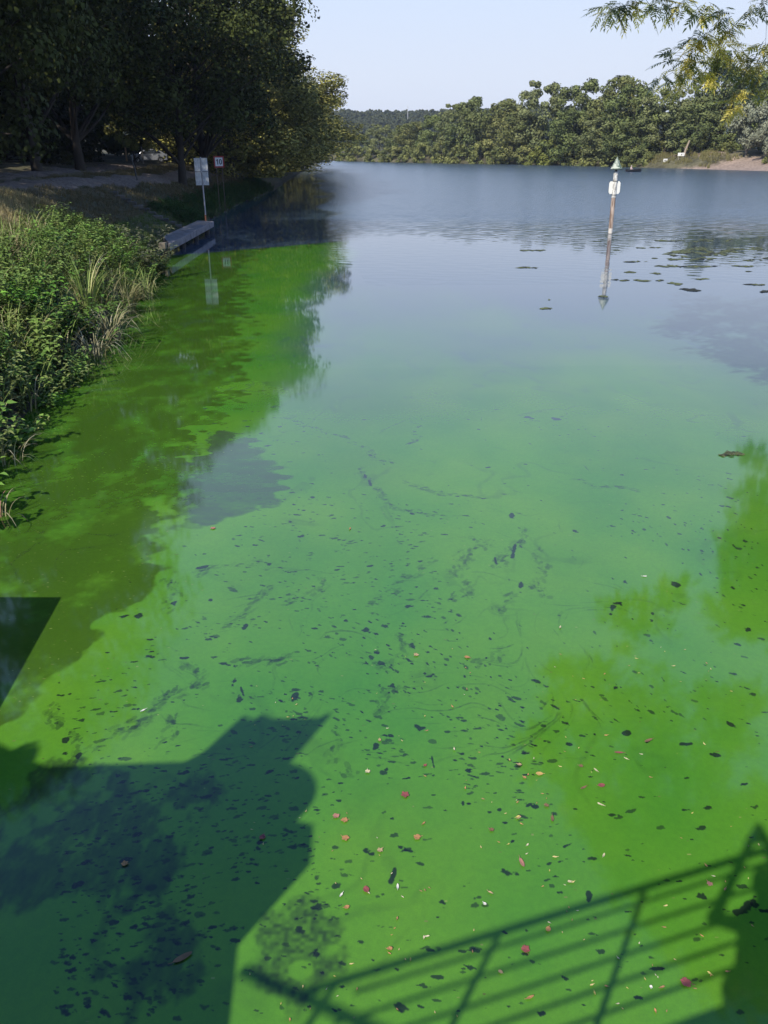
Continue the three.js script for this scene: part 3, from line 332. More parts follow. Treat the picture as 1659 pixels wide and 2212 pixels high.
// ------------------------------------------------------------------ plants of the near bank
const plantMat = new THREE.MeshPhysicalMaterial({ vertexColors: true, roughness: .6, specularIntensity: .35, side: THREE.DoubleSide });
function leafTo(P, N, C, base, dir, nrm, L, w, c, droop = .25) {   // a pointed leaf folded along its midrib, eight faces
  const side = V(0, 0, 0).crossVectors(dir, nrm).normalize(), at = (u, s) => { const k = base.clone().addScaledVector(dir, L * u).addScaledVector(nrm, -droop * L * u * u + Math.abs(s) * w * .25).addScaledVector(side, s * w); return [k.x, k.y, k.z]; };
  const m0 = at(0, 0), m1 = at(.38, 0), m2 = at(.72, 0), m3 = at(1, 0); for (const s of [-1, 1]) { const a = at(.34, s), b = at(.66, s * .68); for (const t of [m0, a, m1, a, b, m1, b, m2, m1, b, m3, m2]) { P.push(...t); N.push(nrm.x, nrm.y, nrm.z); C.push(...c); } }
}
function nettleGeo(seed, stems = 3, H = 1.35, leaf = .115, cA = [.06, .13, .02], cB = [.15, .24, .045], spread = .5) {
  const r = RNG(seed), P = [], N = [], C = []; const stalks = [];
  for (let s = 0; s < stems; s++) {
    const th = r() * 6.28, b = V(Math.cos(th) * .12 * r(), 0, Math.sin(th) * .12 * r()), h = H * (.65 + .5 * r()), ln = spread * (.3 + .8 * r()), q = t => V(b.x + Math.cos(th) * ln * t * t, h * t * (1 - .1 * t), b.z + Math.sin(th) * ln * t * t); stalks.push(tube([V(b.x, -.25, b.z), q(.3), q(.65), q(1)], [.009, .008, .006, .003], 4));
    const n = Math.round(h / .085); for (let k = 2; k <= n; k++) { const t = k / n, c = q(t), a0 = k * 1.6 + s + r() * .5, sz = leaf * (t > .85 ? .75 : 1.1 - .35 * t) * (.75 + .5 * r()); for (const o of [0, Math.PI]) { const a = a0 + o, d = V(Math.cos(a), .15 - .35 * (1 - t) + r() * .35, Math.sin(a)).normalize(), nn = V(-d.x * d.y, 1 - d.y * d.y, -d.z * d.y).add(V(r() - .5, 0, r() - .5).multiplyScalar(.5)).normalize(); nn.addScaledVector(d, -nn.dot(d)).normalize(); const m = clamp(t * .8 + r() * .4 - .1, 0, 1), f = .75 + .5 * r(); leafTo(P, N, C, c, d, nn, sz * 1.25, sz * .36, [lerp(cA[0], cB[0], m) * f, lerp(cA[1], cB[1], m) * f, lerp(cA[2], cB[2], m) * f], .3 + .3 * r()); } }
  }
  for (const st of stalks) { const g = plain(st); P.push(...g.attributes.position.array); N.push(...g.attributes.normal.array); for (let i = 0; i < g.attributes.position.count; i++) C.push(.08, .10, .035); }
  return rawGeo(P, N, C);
}
function bladeGeo(seed, n, L, w, spread, cols, bend = 1, seg = 6) {   // arching blades from one root
  const r = RNG(seed), P = [], N = [], C = [];
  for (let k = 0; k < n; k++) {
    const th = r() * 6.28, rt = Math.sqrt(r()) * spread * .35, b = V(Math.cos(th) * rt, -.1, Math.sin(th) * rt), ln = L * (.55 + .55 * r()), tilt = (.12 + .5 * r() * spread) * bend, curl = (.5 + 1.5 * r()) * bend, a2 = th + (r() - .5) * 1.2, side = V(-Math.sin(a2), 0, Math.cos(a2)); let p = b.clone(), an = tilt * .4; const c = cols[Math.floor(r() * cols.length)], f = .75 + .5 * r(); let prev = null;
    for (let i = 0; i <= seg; i++) { const u = i / seg, ww = w * (.6 + .4 * Math.sin(Math.PI * Math.min(1, u * 1.3 + .2))) * (u > .7 ? (1 - u) / .3 : 1) + .0015; const n2 = V(-Math.cos(a2) * Math.cos(an), Math.sin(an), -Math.sin(a2) * Math.cos(an)); const l = p.clone().addScaledVector(side, -ww), q = p.clone().addScaledVector(side, ww); if (prev) for (const t of [prev[0], prev[1], q, prev[0], q, l]) { P.push(t.x, t.y, t.z); N.push(n2.x, n2.y, n2.z); const k2 = f * (.8 + .4 * u); C.push(c[0] * k2, c[1] * k2, c[2] * k2); } prev = [l, q]; an += curl * u * .42; const st = ln / seg; p = p.clone().add(V(Math.cos(a2) * Math.sin(Math.min(an, 2.4)) * st, Math.cos(Math.min(an, 2.4)) * st, Math.sin(a2) * Math.sin(Math.min(an, 2.4)) * st)); }
  }
  return rawGeo(P, N, C);
}
function scatter(name, geo, mat, places, label, category) { const im = new THREE.InstancedMesh(geo, mat, places.length), M = new THREE.Matrix4(), q = new THREE.Quaternion(), e = new THREE.Euler(), c = new THREE.Color(); places.forEach((p, i) => { im.setMatrixAt(i, M.compose(p.pos, q.setFromEuler(e.set(p.tx || 0, p.turn, p.tz || 0)), V(p.s, p.s * (p.h || 1), p.s))); im.setColorAt(i, c.setRGB(...(p.c || [1, 1, 1]))); }); im.name = numbered(name); im.castShadow = im.receiveShadow = true; scene.add(im); return tag(im, label, category, null, 'stuff'); }
{
  const ROOM = [[195, 700], [240, 735], [275, 665], [205, 770]].map(q => onLevel(...q)); const r = RNG(404), P1 = [], P2 = [], P3 = [];
  for (let i = 0; i < 880; i++) { const z = -7.5 - 31.5 * Math.pow(r(), .8), s = -.35 + 4.6 * r() + (z > -20 ? -.2 : 0), x = shoreX(z) - s; if (z < -24 && s > 3.6) continue; if (ROOM.some(q => Math.hypot(q.x - x, q.z - z) < 1.0)) continue; const n = fbm(x * .5 + 2, z * .5, 3), t = .62 + .6 * r(), dry = n > .6 ? 1 : 0; const e = { pos: V(x, groundY(x, z) - .05, z), turn: r() * 6.28, s: .62 + .5 * r() + (s < .8 ? -.12 : 0), c: [t * (1 + .12 * dry), t * 1.1, t], tz: (r() - .5) * .3, tx: (r() - .5) * .3 }; [P1, P2, P3][Math.floor(r() * 3)].push(e); }
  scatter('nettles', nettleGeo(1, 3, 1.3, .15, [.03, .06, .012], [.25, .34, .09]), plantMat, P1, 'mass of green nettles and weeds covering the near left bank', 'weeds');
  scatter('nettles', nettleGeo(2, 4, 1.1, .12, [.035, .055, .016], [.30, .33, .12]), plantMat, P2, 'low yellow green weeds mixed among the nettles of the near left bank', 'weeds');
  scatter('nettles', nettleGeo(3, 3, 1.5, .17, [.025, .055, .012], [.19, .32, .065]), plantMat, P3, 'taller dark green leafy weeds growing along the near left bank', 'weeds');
  // grass of the mound, straw coloured on its crest, and of the shaded slope
  const dry = bladeGeo(9, 16, .5, .006, .5, [[.30, .25, .12], [.24, .22, .10], [.36, .29, .16]], .8, 4), green = bladeGeo(10, 16, .36, .006, .5, [[.13, .15, .045], [.18, .17, .06], [.10, .14, .03]], 1, 4), sedge = bladeGeo(12, 12, .34, .008, .6, [[.10, .085, .04], [.13, .105, .055], [.075, .085, .03]], 1.2, 4); const D1 = [], D2 = [], D3 = [];
  for (let i = 0; i < 15000; i++) { const z = -15 - 32 * r(), s = 2.6 + 10 * r(), x = shoreX(z) - s; const y = groundY(x, z), e = { pos: V(x, y - .02, z), turn: r() * 6.28, s: .6 + .6 * r() }; if (onPath(x, z)) continue; const cr = sstep(4.6, 7, s + (fbm(x * .7, z * .7, 2) - .5) * 4) ; (r() < cr ? D1 : D2).push(e); }
  for (let i = 0; i < 9500; i++) { const z = -42 - 70 * Math.pow(r(), 1.3), s = .1 + 9 * r(), x = shoreX(z) - s, n = fbm(x * .4, z * .4, 3); if (onPath(x, z)) continue; D3.push({ pos: V(x, groundY(x, z) - .02, z), turn: r() * 6.28, s: (.5 + .8 * r()) * (1 + Math.max(0, -z - 55) * .012), c: s < 2.4 ? [.7, 1.25, .6] : [1, 1, 1] }); }
  const gm = new THREE.MeshStandardMaterial({ vertexColors: true, roughness: .8, side: THREE.DoubleSide });
  scatter('dry_grass', dry, gm, D1, 'straw coloured dry grass on the crest of the sunlit bank', 'grass');
  scatter('grass', green, gm, D2, 'short green and yellow grass on the sunlit bank mound', 'grass');
  scatter('grass', sedge, gm, D3, 'thin brownish grass on the shaded bank slope beside the steps', 'grass');
  // tellable plants
  const reed = [[.22, .27, .08], [.16, .23, .06], [.30, .29, .14]], pale = [[.34, .32, .22], [.22, .22, .11], [.28, .26, .15]];
  const tuft = (px, py, h, seed, n, L, w, sp, cols, label, bend = 1, name = 'reed_tuft') => { const b = onLevel(px, py, h), m = part(numbered(name), bladeGeo(seed, n, L, w, sp, cols, bend, 8), plantMat, scene); b.y = Math.max(.0, groundY(b.x, b.z)); m.position.copy(b); return tag(m, label, 'reeds'); };
  tuft(195, 700, .3, 21, 90, 2.4, .019, .5, reed, 'tall upright green reed tuft at the waterline amid the nettles', .55);
  tuft(240, 735, 0, 22, 80, 1.9, .016, .9, pale, 'pale arching reed tuft bending low over the water', 1.5);
  tuft(275, 665, .2, 23, 110, 1.7, .012, .7, [[.20, .20, .08], [.26, .24, .12]], 'fine brownish sedge tuft just past the tall reeds', 1.2);
  tuft(205, 770, 0, 24, 55, 1.5, .014, .9, pale, 'low dry reed tuft drooping onto the water in front', 1.7);
  tuft(318, 640, .1, 25, 55, 1.5, .012, .7, reed, 'dark reed tuft under the weeds next to the jetty', 1.1);
  tuft(-4, 980, .2, 26, 26, 1.0, .010, 1, pale, 'few pale dead reed blades at the left edge of the picture', 1.2);
  tuft(-12, 1110, .1, 27, 24, .9, .008, 1, [[.30, .16, .12], [.26, .24, .14]], 'reddish bare stems overhanging the water below the dead reeds', 1.4);
  { const b = onLevel(600, 388, .3), m = part(numbered('reed_tuft'), bladeGeo(28, 160, 3.0, .05, 1.6, [[.17, .22, .07], [.24, .26, .10]], .9, 6), plantMat, scene); m.position.set(b.x, .2, b.z); tag(m, 'sunlit pale green reed clump at the far waterline under the trees', 'reeds'); }
  const weed = (px, py, h, geo, s, label, cat = 'plant') => { const b = onLevel(px, py, h); b.y = groundY(b.x, b.z); const m = part(numbered('weed_clump'), geo, plantMat, scene); m.position.copy(b); m.scale.setScalar(s); return tag(m, label, cat); };
  weed(300, 528, 1.5, nettleGeo(41, 12, 1.75, .15, [.06, .085, .035], [.17, .17, .10], 1.1), 1.25, 'tall grey green weed with drooping leaves standing before the stone steps');
  weed(345, 545, .9, nettleGeo(42, 10, 1.4, .13, [.05, .09, .03], [.13, .15, .07], .9), 1.1, 'leafy weed at the near corner of the jetty');
  weed(255, 560, 1.2, nettleGeo(43, 16, 1.2, .14, [.06, .15, .02], [.15, .29, .04], 1.4), 1.15, 'bright green nettle clump catching the sun beside the tall grey weed');
  weed(45, 600, 2.0, nettleGeo(44, 18, 1.1, .15, [.06, .17, .02], [.15, .32, .04], 1.7), 1.15, 'brightest green leafy clump at the left edge of the bank');
  weed(130, 640, 1.5, nettleGeo(45, 14, 1.1, .13, [.06, .14, .02], [.14, .25, .04], 1.4), 1.1, 'green nettle clump left of the tall reeds');
  tuft(190, 545, 1.8, 46, 14, 1.5, .02, .4, [[.5, .46, .40], [.4, .38, .34]], 'single pale dried plume rising above the nettles', .7, 'dry_plume');
  tuft(10, 455, 3.2, 47, 120, 1.0, .007, 1.6, [[.42, .33, .19], [.36, .29, .16]], 'tall straw coloured grass tuft on top of the mound at the left edge', .7, 'grass_tuft');
  const GB = []; for (let i = 0; i < 260; i++) { const z = -9 - 30 * r(), s = -.1 + 4.8 * r(), x = shoreX(z) - s; GB.push({ pos: V(x, groundY(x, z) - .05, z), turn: r() * 6.28, s: .7 + .6 * r() }); }
  scatter('grass', bladeGeo(14, 26, 1.15, .012, .8, [[.22, .26, .08], [.30, .28, .14], [.15, .21, .05], [.34, .31, .18]], 1.1, 6), plantMat, GB, 'long arching grass blades growing up through the nettles', 'grass');
  // shaded nettles and reeds on the slope past the jetty
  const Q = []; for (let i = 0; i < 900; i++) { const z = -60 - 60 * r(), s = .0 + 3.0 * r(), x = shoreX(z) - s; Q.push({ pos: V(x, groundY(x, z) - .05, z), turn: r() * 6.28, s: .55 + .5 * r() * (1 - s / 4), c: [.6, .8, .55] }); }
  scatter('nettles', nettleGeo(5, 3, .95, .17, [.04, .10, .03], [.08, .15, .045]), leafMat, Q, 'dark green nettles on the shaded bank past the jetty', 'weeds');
}

// ------------------------------------------------------------------ ash branches over the water
{
  const r = RNG(88), P = [], N = [], C = []; // one compound leaf: stalk and nine leaflets
  for (let k = 0; k < 9; k++) { const u = k === 8 ? 1 : .3 + .17 * Math.floor(k / 2), sd = k === 8 ? 0 : k % 2 ? 1 : -1, d = V(sd * .8, -.12, sd ? .6 : 1).normalize(), n = V(0, 1, 0).addScaledVector(d, -d.y).normalize(); leafTo(P, N, C, V(0, -.08 * u * u, .26 * u), d, n, .105, .017, [1, 1, 1], .25); }
  const st = plain(tube([V(0, 0, 0), V(0, -.03, .15), V(0, -.09, .27)], [.003, .0025, .0015], 3)); P.push(...st.attributes.position.array); N.push(...st.attributes.normal.array); for (let i = 0; i < st.attributes.position.count; i++) C.push(.9, .8, .6);
  const leafG = rawGeo(P, N, C), ashMat = new THREE.MeshPhysicalMaterial({ vertexColors: true, roughness: .5, side: THREE.DoubleSide, transmission: .5, thickness: 0 });
  const vis = [[1307, 16, 18.3, 15, 0], [1328, 26, 18.4, 16, .3], [1345, 10, 18.4, 14, 0], [1358, 24, 18.5, 18, .8], [1368, 8, 18.6, 18, .2], [1405, 13, 18.8, 16, .1], [1425, 6, 19, 14, 0], [1453, 21, 19, 13, 0], [1474, 8, 19.2, 12, 0], [1524, 13, 20, 15, .5], [1514, 29, 20, 12, .1], [1627, 21, 22, 14, 0], [1649, 8, 22, 16, .2], [1564, 45, 21, 16, .1], [1575, 61, 21, 16, .4], [1560, 30, 21, 10, 0], [1500, 90, 20.5, 15, .1], [1524, 85, 20.5, 16, .7], [1512, 75, 20.5, 12, .1], [1556, 93, 21, 18, .75], [1588, 108, 21.5, 16, .7], [1458, 119, 20.3, 17, 0], [1485, 138, 20.4, 18, .6], [1498, 124, 20.5, 15, .1], [1440, 164, 20.2, 18, .05], [1466, 183, 20.3, 16, .9], [1477, 159, 20.4, 16, .3], [1506, 159, 20.8, 16, .4], [1537, 172, 21, 13, .8], [1572, 143, 21.3, 18, .2], [1617, 132, 21.5, 18, .5], [1643, 127, 21.8, 14, .3], [1633, 148, 21.8, 15, .2], [1649, 175, 22, 15, .1], [1604, 196, 21, 13, .15], [1593, 228, 20.8, 12, .8], [1633, 196, 21.8, 14, .1], [1654, 95, 22, 12, .1], [1600, 160, 21.6, 16, .2], [1550, 120, 21, 14, .3]];
  const inFrame = (p, m = 45) => { const d = p.clone().sub(camera.position), c = Math.cos(PITCH), q = Math.sin(PITCH), dz = -d.z * c - d.y * q, vy = (d.y * c - d.z * q * -1 * -1) ; const v = d.y * c + -d.z * q, u = d.x / dz * FPX + 829, w = 1106 - v / dz * FPX; return dz > 0 && u > -m && u < 1659 + m && w > -m && w < 2212 + m; };
  const nodes = []; for (const [x, y, D, rp, yl] of vis) nodes.push({ p: atDist(x, y, D), rad: rp * D / FPX * 1.3, yl: yl + (y > 60 ? .15 : .1), n: y > 60 ? 14 : 10 });
  // the rest of the crown, above and beside the picture, known from its mirror image
  const poly = [[1700, 1380], [1600, 1400], [1560, 1500], [1480, 1480], [1420, 1350], [1330, 1370], [1250, 1395], [1200, 1460], [1190, 1560], [1140, 1580], [1110, 1640], [1190, 1680], [1215, 1740], [1280, 1800], [1330, 1900], [1420, 2020], [1560, 2150], [2000, 2250], [1900, 1500]];
  for (let i = 0; i < 1050; i++) { const x = 1090 + r() * 760, y = 1360 + r() * 860; if (insidePoly(poly, x, y) < 4) continue; const gap = fbm(x * .012, y * .012, 2); if (gap > .60 && x > 1440 && y < 1750) continue; const er = ray(x, y), te = -er.y / Math.hypot(er.x, er.z), D = 10 / (te - .185) + r() * 1.4; if (D > 22) continue; const mp = mirrored(x, y, D); if (inFrame(mp)) continue; nodes.push({ p: mp, rad: .46, yl: r() < .15 ? .5 : .05, n: 21 }); }
  for (let i = 0; i < 130; i++) { const x = 1565 + r() * 200, y = 985 + r() * 380; if (x < 1590 + (1180 - y) * .12) continue; const er = ray(x, y), te = -er.y / Math.hypot(er.x, er.z), mp = mirrored(x, y, Math.min(56, 10 / (te - .178) + r() * 3)); if (inFrame(mp, 10)) continue; nodes.push({ p: mp, rad: 1.1, yl: .1, n: 26, far: 1 }); }
  const makeAsh = (name, list, trunkP, label, pitch) => {
    const t = thing(name, label, 'tree', [trunkP.x, 0, trunkP.z]), gs = []; const spine = [], R0 = .3; for (let i = 0; i <= 8; i++) spine.push({ p: trunkP.clone().add(V(-i * .16, i * pitch, -i * .12)), r: R0 * (1 - i * .085) });
    gs.push(tube(spine.map(s => s.p.clone().sub(t.position)), spine.map((s, i) => s.r * (i ? 1 : 1.4)), 10)); const tree = spine.slice(4).map(s => ({ p: s.p, r: s.r * .5 })); const order = list.slice().sort((a, b) => a.p.distanceTo(spine[8].p) - b.p.distanceTo(spine[8].p));
    for (const n of order) { let best = null, bd = 1e9; for (const q of tree) { const d = q.p.distanceTo(n.p) + .25 * q.p.distanceTo(spine[8].p); if (d < bd) { bd = d; best = q; } } const m = best.p.clone().lerp(n.p, .5).add(V((r() - .5) * .15, .06 * bd * (r() - .2), (r() - .5) * .15)), rr = Math.max(.006, Math.min(best.r * .75, .05)); gs.push(tube([best.p, m, n.p].map(q => q.clone().sub(t.position)), [rr, rr * .75, rr * .5], 5)); tree.push({ p: m, r: rr * .8 }, { p: n.p, r: rr * .6 }); n.from = m; }
    part('trunk', mergeGeometries(gs), new THREE.MeshStandardMaterial({ color: new THREE.Color().setRGB(.20, .17, .14), roughness: .9 }), t);
    const tot = list.reduce((a, n) => a + n.n, 0), im = new THREE.InstancedMesh(leafG, ashMat, tot), M = new THREE.Matrix4(), q = new THREE.Quaternion(), e = new THREE.Euler(), c = new THREE.Color(); let k = 0;
    for (const n of list) for (let i = 0; i < n.n; i++) { const u = r() * 2 - 1, ph = r() * 6.28, s = Math.sqrt(1 - u * u), ra = n.rad * Math.cbrt(r()) * .85, s2 = (n.far ? 2.2 : .8) + .5 * r(); const yl = r() < n.yl + (n.far ? 0 : .12); M.compose(V(n.p.x + s * Math.cos(ph) * ra, n.p.y + u * ra * .85, n.p.z + s * Math.sin(ph) * ra).sub(t.position), q.setFromEuler(e.set(-.25 + r() * 1.1, r() * 6.28, (r() - .5) * 1.2, 'YXZ')), V(s2, s2, s2)); im.setMatrixAt(k, M); const f = .7 + .6 * r(); im.setColorAt(k++, yl ? c.setRGB(.75 * f, .66 * f, .17 * f) : c.setRGB(.19 * f, .225 * f, .095 * f)); }
    im.name = 'foliage'; im.castShadow = im.receiveShadow = true; im.userData.kind = 'stuff'; t.add(im);
  };
  makeAsh('ash_tree', nodes.filter(n => !n.far), V(14.2, -.4, -14), 'ash tree with yellowing leaves reaching in over the water from the right', 1.15);
  makeAsh('ash_tree', nodes.filter(n => n.far), V(31, .4, -40), 'ash tree on the right bank farther from the bridge', 1.6);
}

// ------------------------------------------------------------------ marker pile
{
  const b = onLevel(1318, 505), D = Math.hypot(b.x, b.z), y = py => atDist(1326, py, D).y, t = thing('marker_pile', 'weathered marker pile with green cone topmark and two white fins standing in the river', 'channel marker', [b.x, 0, b.z]);
  const rust = grain([.20, .135, .105], [.50, .40, .34], { scale: 10, oct: 4, contrast: 2.6, speck: .2, seed: 6 }), white = grain([.34, .33, .31], [.74, .73, .70], { scale: 12, oct: 4, contrast: 2.6, seed: 7 }), green = grain([.10, .155, .115], [.50, .54, .47], { scale: 9, oct: 4, contrast: 3.4, seed: 8 });
  const rm = new THREE.MeshStandardMaterial({ map: rust, roughness: .85 }), wm = new THREE.MeshStandardMaterial({ map: white, roughness: .7 }), gm = new THREE.MeshStandardMaterial({ map: green, roughness: .7 }), dk = std(.03, .032, .035, .6);
  const cyl = (r1, r2, y0, y1, s = 20) => { const g = new THREE.CylinderGeometry(r2, r1, y1 - y0, s); g.translate(0, (y0 + y1) / 2, 0); return g; };
  part('post', cyl(.125, .128, -2, y(424)), rm, t); part('foot_stain', cyl(.131, .131, .02, .32), std(.62, .58, .54, .9), t); part('waterline_band', cyl(.1315, .1315, -.06, .02), std(.05, .05, .04, .6), t);
  part('sleeve', cyl(.132, .132, y(427), y(371)), wm, t); part('neck', cyl(.06, .06, y(371), y(365)), dk, t);
  const h = y(363) - y(363) + y(338) - y(365), cg = new THREE.ConeGeometry(.35, h, 24, 1, false); cg.translate(0, y(365) + h / 2, 0); part('cone_topmark', cg, gm, t); part('cone_base', cyl(.352, .352, y(365) - .03, y(365) - .002, 24), dk, t);
  for (const yy of [y(391), y(421)]) part('clamp_band', new THREE.TorusGeometry(.142, .018, 8, 24).rotateX(Math.PI / 2).translate(0, yy, 0), dk, t);
  for (let k = 0; k < 4; k += 2) { const y0 = y(420), y1 = y(391), s = new THREE.Shape(); s.moveTo(.13, y0 + .04); s.lineTo(.26, y0 + .02); s.lineTo(.345, y0 + .14); s.lineTo(.345, y1 - .12); s.lineTo(.27, y1 - .02); s.lineTo(.13, y1 - .03); s.closePath(); const g = new THREE.ExtrudeGeometry(s, { depth: .02, bevelEnabled: true, bevelSize: .006, bevelThickness: .006, bevelSegments: 1 }); g.translate(0, 0, -.01); g.rotateY(k * Math.PI / 2 + .1); part('fin', g, std(.80, .80, .76, .6), t); }
}
// ------------------------------------------------------------------ jetty, steps, signs
{
  const y = .7, A = onLevel(366, 527, y), B = onLevel(461, 478, y), Cc = onLevel(428, 476, y), Dd = onLevel(352, 510, y), pts = [A, B, Cc, Dd];
  const t = thing('jetty', 'grey concrete landing jetty along the left bank below the steps', 'jetty', [A.x, 0, A.z]); const conc = grain([.125, .12, .13], [.22, .212, .225], { scale: 14, oct: 5, contrast: 2, speck: .2, seed: 11 }); conc.repeat.set(.3, .3); const cm = new THREE.MeshStandardMaterial({ map: conc, roughness: .9 });
  const slab = (P, y0, y1) => { const s = new THREE.Shape(P.map(p => new THREE.Vector2(p.x - A.x, -(p.z - A.z)))), g = new THREE.ExtrudeGeometry(s, { depth: y1 - y0, bevelEnabled: true, bevelSize: .02, bevelThickness: .02, bevelSegments: 1 }); g.rotateX(-Math.PI / 2); g.translate(0, y0, 0); return g; };
  // deck panels laid between the front beam and the bank
  const N = 5, L = (a, b, k) => a.clone().lerp(b, k); for (let i = 0; i < N; i++) { const u0 = i / N + .004, u1 = (i + 1) / N - .004; part('deck_panel', slab([L(L(A, B, u0), L(Dd, Cc, u0), .2), L(L(A, B, u1), L(Dd, Cc, u1), .2), L(Dd, Cc, u1), L(Dd, Cc, u0)], y - .2, y - .02), cm, t); }
  part('front_beam', slab([A, B, L(B, Cc, .19), L(A, Dd, .19)], y - .32, y - .015), new THREE.MeshStandardMaterial({ map: conc, roughness: .9, color: new THREE.Color().setRGB(1.0, .98, 1.02) }), t);
  for (const u of [.06, .36, .66, .95]) part('pile', new THREE.CylinderGeometry(.16, .16, 2.4, 12).translate(L(A, B, u).x - A.x - .35, -.9, L(A, B, u).z - A.z), std(.06, .055, .05, .9), t);
  part('end_block', bx(.34, .3, .4, -.3, y - .06, .15, .03), std(.17, .145, .11, .9), t);
  const st = thing('stone_steps', 'rough stone steps climbing the shaded bank from the jetty to the path', 'steps', [0, 0, 0]); const r = RNG(3);
  const sm = [std(.09, .085, .08, .95), std(.13, .12, .11, .95), std(.06, .058, .055, .95)];
  [[245, 420], [258.6, 427.5], [272.5, 435], [285, 442], [299, 449], [313, 456.5], [326, 463.5], [341, 471], [354, 478], [368, 485], [382, 491.5]].forEach(([px, py], i) => { const p = onGround(px, py), g = bx(.62, .2, .42, 0, 0, 0, .05), q = g.attributes.position; for (let k = 0; k < q.count; k++) q.setXYZ(k, q.getX(k) * (1 + .12 * noise(q.getY(k) * 9 + i, q.getZ(k) * 7)), q.getY(k) * (1 + .3 * noise(q.getX(k) * 5 + i, 2)), q.getZ(k) * (1 + .25 * noise(q.getX(k) * 6, i + 4))); g.computeVertexNormals(); const m = part('step', g, sm[i % 3], st); m.position.set(p.x, p.y + .05, p.z); m.rotation.set((r() - .5) * .1, .3 + (r() - .5) * .3, (r() - .5) * .12); });
  { // sign seen from behind, four panels on one pole
    const p = onLevel(445, 477, .7), D = Math.hypot(p.x, p.z), hy = py => atDist(442, py, D).y, g = thing('signboard', 'back of a grey four panel signboard on a tall pole at the jetty end', 'sign', [p.x, .5, p.z], Math.atan2(-p.x, -p.z) - .12), top = hy(340) - .5, bot = hy(401) - .5, w = .86;
    const grey = grain([.40, .41, .44], [.60, .61, .63], { scale: 8, oct: 4, contrast: 2, seed: 14 }), pm = new THREE.MeshStandardMaterial({ map: grey, roughness: .55, metalness: .15 }), mid = (top + bot) / 2, ph = (top - bot) / 2 - .05;
    part('pole', new THREE.CylinderGeometry(.05, .05, top + .05, 12).translate(0, top / 2, 0), std(.36, .36, .40, .5, { metalness: .4 }), g); part('rusty_base', new THREE.CylinderGeometry(.058, .062, .55, 12).translate(0, .3, 0), std(.16, .07, .045, .95), g);
    for (const sx of [-1, 1]) for (const sy of [-1, 1]) { const m = part('panel', bx(w / 2 - .05, ph, .03, 0, 0, 0, .012), pm, g); m.position.set(sx * (w / 4 + .015), mid + sy * (ph / 2 + .02), .07); for (const e of [-1, 1]) part('panel_rim', bx(w / 2 - .05, .02, .02, 0, e * (ph / 2 - .012), .02), pm, m); }
    part('crossbar', bx(w, .05, .03, 0, mid, .03), std(.12, .12, .15, .6), g); part('bolt', new THREE.SphereGeometry(.045, 12, 8).translate(0, mid, .1), std(.6, .6, .62, .4, { metalness: .5 }), g);
  }
  { // speed limit board
    const p = atDist(477, 401, 79), D = Math.hypot(p.x, p.z); p.y = Math.max(0, groundY(p.x, p.z)); const hy = py => atDist(473, py, D).y - p.y, g = thing('speed_sign', 'red bordered white board reading 10 on two wooden legs by the path', 'sign', [p.x, p.y, p.z], Math.atan2(-p.x, -p.z) + .18), y0 = hy(362), y1 = hy(337), H = y1 - y0, S = H * .96, k = 1.0; const red = std(.30, .028, .03, .6), wood = std(.09, .07, .055, .9);
    part('board', bx(S * .98, H * .98, .03, 0, (y0 + y1) / 2, 0), std(.66, .67, .70, .6), g);
    const cy = (y0 + y1) / 2, bw = S * .125; { const o = new THREE.Shape(); o.moveTo(-S / 2, -H / 2); o.lineTo(S / 2, -H / 2); o.lineTo(S / 2, H / 2); o.lineTo(-S / 2, H / 2); o.closePath(); const q = new THREE.Path(), a = S / 2 - bw, b = H / 2 - bw; q.moveTo(-a, -b); q.lineTo(-a, b); q.lineTo(a, b); q.lineTo(a, -b); q.closePath(); o.holes.push(q); const bg = new THREE.ExtrudeGeometry(o, { depth: .04, bevelEnabled: true, bevelSize: .006, bevelThickness: .006, bevelSegments: 1 }); bg.translate(0, cy, -.012); part('red_border', bg, red, g); }
    for (const s of [-1, 1]) part('leg', bx(.07, y0 + .5, .06, s * S * .28, y0 / 2 - .25 + .05, -.03), wood, g); part('crossbar', bx(S * .6, .05, .04, 0, hy(393), 0), wood, g);
    const font = await new FontLoader().loadAsync('fonts/droid/droid_sans_bold.typeface.json'), tg = new TextGeometry('10', { font, size: H * .42, depth: .01, curveSegments: 4 }); tg.computeBoundingBox(); const bb = tg.boundingBox; tg.translate(-(bb.min.x + bb.max.x) / 2, -(bb.min.y + bb.max.y) / 2, 0); tg.scale(.92, 1.12, 1); tg.translate(0, cy, .016); part('numeral', tg, std(.015, .015, .022, .6), g);
  }
  // posts, barrier and car under the trees
  const onD = (px, D) => { const p = atDist(px, 340, D); p.y = groundY(p.x, p.z); return p; };
  const post = (px, py, top, w, c, label, lean = 0, name = 'wooden_post', far = 106) => { const b = far ? onD(px, far) : onGround(px, py), D = Math.hypot(b.x, b.z), h = atDist(px, top, D).y - b.y, e = (lean) * D / FPX; const m = single(name, tube([V(0, -.3, 0), V(e * .5, h * .5, 0), V(e, h, 0)], [w, w, w * .9], 8), c, label, 'post'); m.position.copy(b); return m; };
  post(273, 338, 318, .10, std(.42, .29, .17, .9), 'pale wooden post lit by the sun left of the young tree');
  post(308, 338, 317, .09, std(.36, .33, .31, .9), 'grey wooden post directly in front of the parked car');
  post(298, 391, 337, .06, std(.06, .065, .07, .7), 'thin dark leaning pole standing beside the path', -8, 'metal_pole', 0);
  const cb = onD(322, 113), car = thing('parked_car', 'silver car parked under the trees, half hidden behind a post', 'car', [cb.x, cb.y, cb.z], .25), paint = std(.34, .36, .40, .3, { metalness: .5 }), glass = std(.02, .025, .03, .08);
